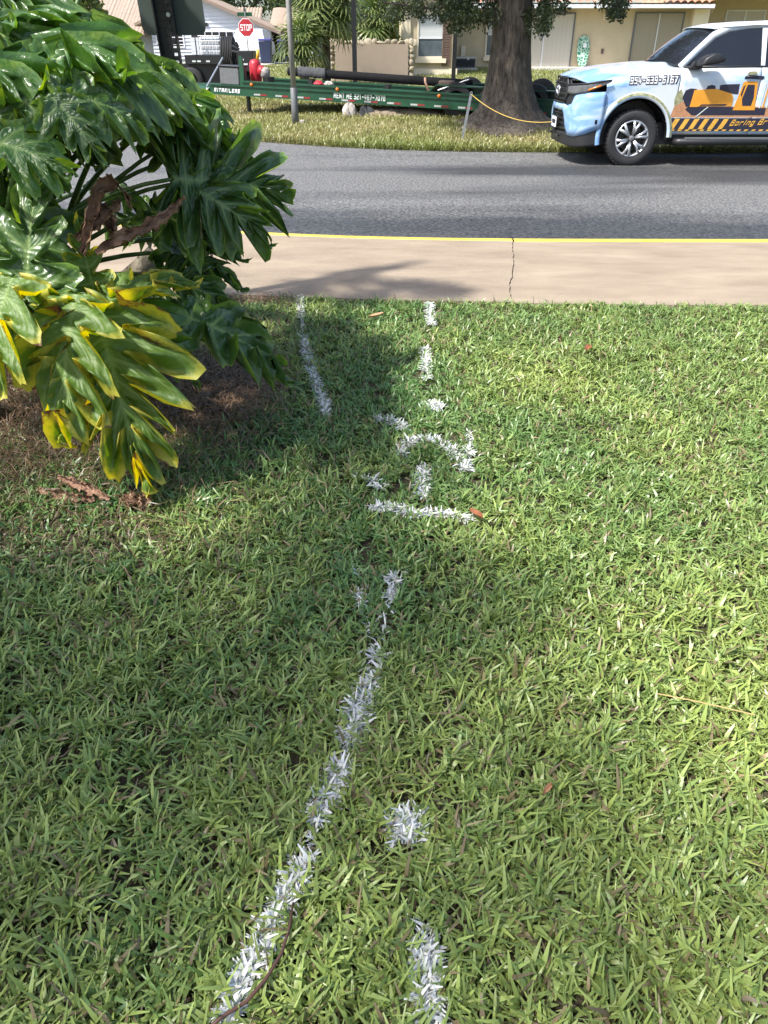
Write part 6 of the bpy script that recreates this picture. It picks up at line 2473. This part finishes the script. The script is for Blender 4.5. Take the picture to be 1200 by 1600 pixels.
# ------------------------------------------------------------------ trees behind and the yard tree that shades the lawn
def tree(loc, h, rad, label, seed, cols, n=26, per=150, leaf=.12, zlo=.35):
    r = random.Random(seed)
    loc = Vector(loc)
    t = thing('broadleaf_tree', label, 'tree', loc, group='trees behind the houses')
    tk_ = MB().tube([loc + Vector((0, 0, -.1)), loc + Vector((.1, 0, h * .3)), loc + Vector((0, .1, h * .6))], [rad * .09, rad * .07, rad * .04], 9).build('trunk', M['bark'], t, smooth=True)
    for k in range(4):
        a = k * 1.6 + r.random()
        MB().tube([loc + Vector((.08, 0, h * .3)), loc + Vector((math.cos(a) * rad * .5, math.sin(a) * rad * .5, h * .62))], [rad * .045, rad * .02], 7).build('limb', M['bark'], tk_)
    cen, spr = [], []
    for k in range(n):
        a, q = r.uniform(0, 6.28), math.sqrt(r.random())
        z = r.uniform(zlo, 1)
        w_ = rad * math.sqrt(max(.1, 1 - ((z - .6) / .5) ** 2))
        cen.append(loc + Vector((math.cos(a) * w_ * q, math.sin(a) * w_ * q, h * z)))
        spr.append(r.uniform(.22, .36) * rad)
    leaf_cloud('crown', M['leaf'], cen, per, spr, leaf, cols, seed, t)
    return t


DK, MD, LT = ((.018, .032, .013), (.05, .075, .026)), ((.03, .05, .018), (.085, .125, .035)), ((.06, .09, .025), (.15, .19, .05))
for i, (x, Y, h, rad, lab, cl) in enumerate((
        (-24.5, 58, 8, 4.2, 'bushy green tree standing beyond the roof at far left', MD),
        (-17.2, 47.5, 5.0, 2.3, 'light green tree beside the left wing roof', LT),
        (-13.5, 66, 9, 4.5, 'dark tree behind the white house, left one', DK),
        (-8.0, 64, 9, 4.2, 'dark tree rising between the two white houses', DK),
        (-4.5, 60, 8, 3.8, 'tall mid-green tree behind the fan palms', MD),
        (-.5, 52, 7, 3.6, 'dark green tree behind the tan garden wall', DK),
        (-31, 62, 8, 4.5, 'tree at the far left edge of the background', DK))):
    tree((x, Y, gz(x, Y)), h, rad, lab, 60 + i, cl, n=30, per=170, leaf=.16, zlo=.12)
tree((-3.75, .05, 0), 5.0, 1.45, 'shade tree behind the viewer whose shadow dapples the near lawn', 90, MD, n=30, per=140, leaf=.065, zlo=.62)

tree((-2.6, -1.15, 0), 5.0, 1.7, 'thin unseen tree added behind the viewer to shade the near lawn', 91, MD, n=20, per=110, leaf=.065, zlo=.62)  # added out of view to dim the near lawn

# ------------------------------------------------------------------ small litter on the lawn
def lawn_leaf(x, y, L, W, ang, m, label, tilt=.15):
    p = atz(x, y)
    mb = MB()
    def f(u, v):
        t = -.5 + u
        w = W * math.sin(math.pi * (.06 + .88 * u)) ** .8
        a = (v - .5) * w
        return (p.x + math.cos(ang) * t * L - math.sin(ang) * a, p.y + math.sin(ang) * t * L + math.cos(ang) * a, .038 + .03 * abs(v - .5) + tilt * t * L)
    mb.grid(10, 6, f)
    o = mb.build('fallen_leaf', M[m], smooth=True)
    tag(o, label, 'leaf')
M['leaf_brown'] = pm('leaf_brown', (.23, .085, .035), .55, var=.35, scale=30)
M['leaf_pale'] = pm('leaf_pale', (.42, .24, .13), .6, var=.2, scale=30)
lawn_leaf(742, 818, .085, .03, -1.1, 'leaf_brown', 'rusty brown fallen leaf at the end of the white crossbar')
lawn_leaf(588, 503, .10, .04, .3, 'leaf_pale', 'small tan fallen leaf on the shaded lawn near the walk')
lawn_leaf(917, 555, .07, .04, 1.0, 'leaf_brown', 'small brown leaf alone on the right side of the lawn')
lawn_leaf(852, 1252, .035, .014, .8, 'leaf_pale', 'tiny pale leaf right of the nearer white dot')
pts = [atz(x, y, .03) for x, y in ((458, 1410), (452, 1450), (440, 1490), (415, 1530), (385, 1565), (345, 1590), (320, 1612))]
tag(MB().tube(pts, [.002, .003, .0035, .004, .004, .004, .004], 6).build('dry_runner', pm('runner_brown', (.10, .045, .03), .6), smooth=True), 'brown dry grass runner beside the long white line', 'twig')
pts = [atz(x, y, .045) for x, y in ((1028, 1084), (1075, 1093), (1125, 1104), (1180, 1117))]
tag(MB().tube(pts, .0018, 5).build('straw_stalk', pm('stalk_tan', (.42, .30, .12), .6)), 'thin tan straw stalk lying on the right lawn', 'twig')
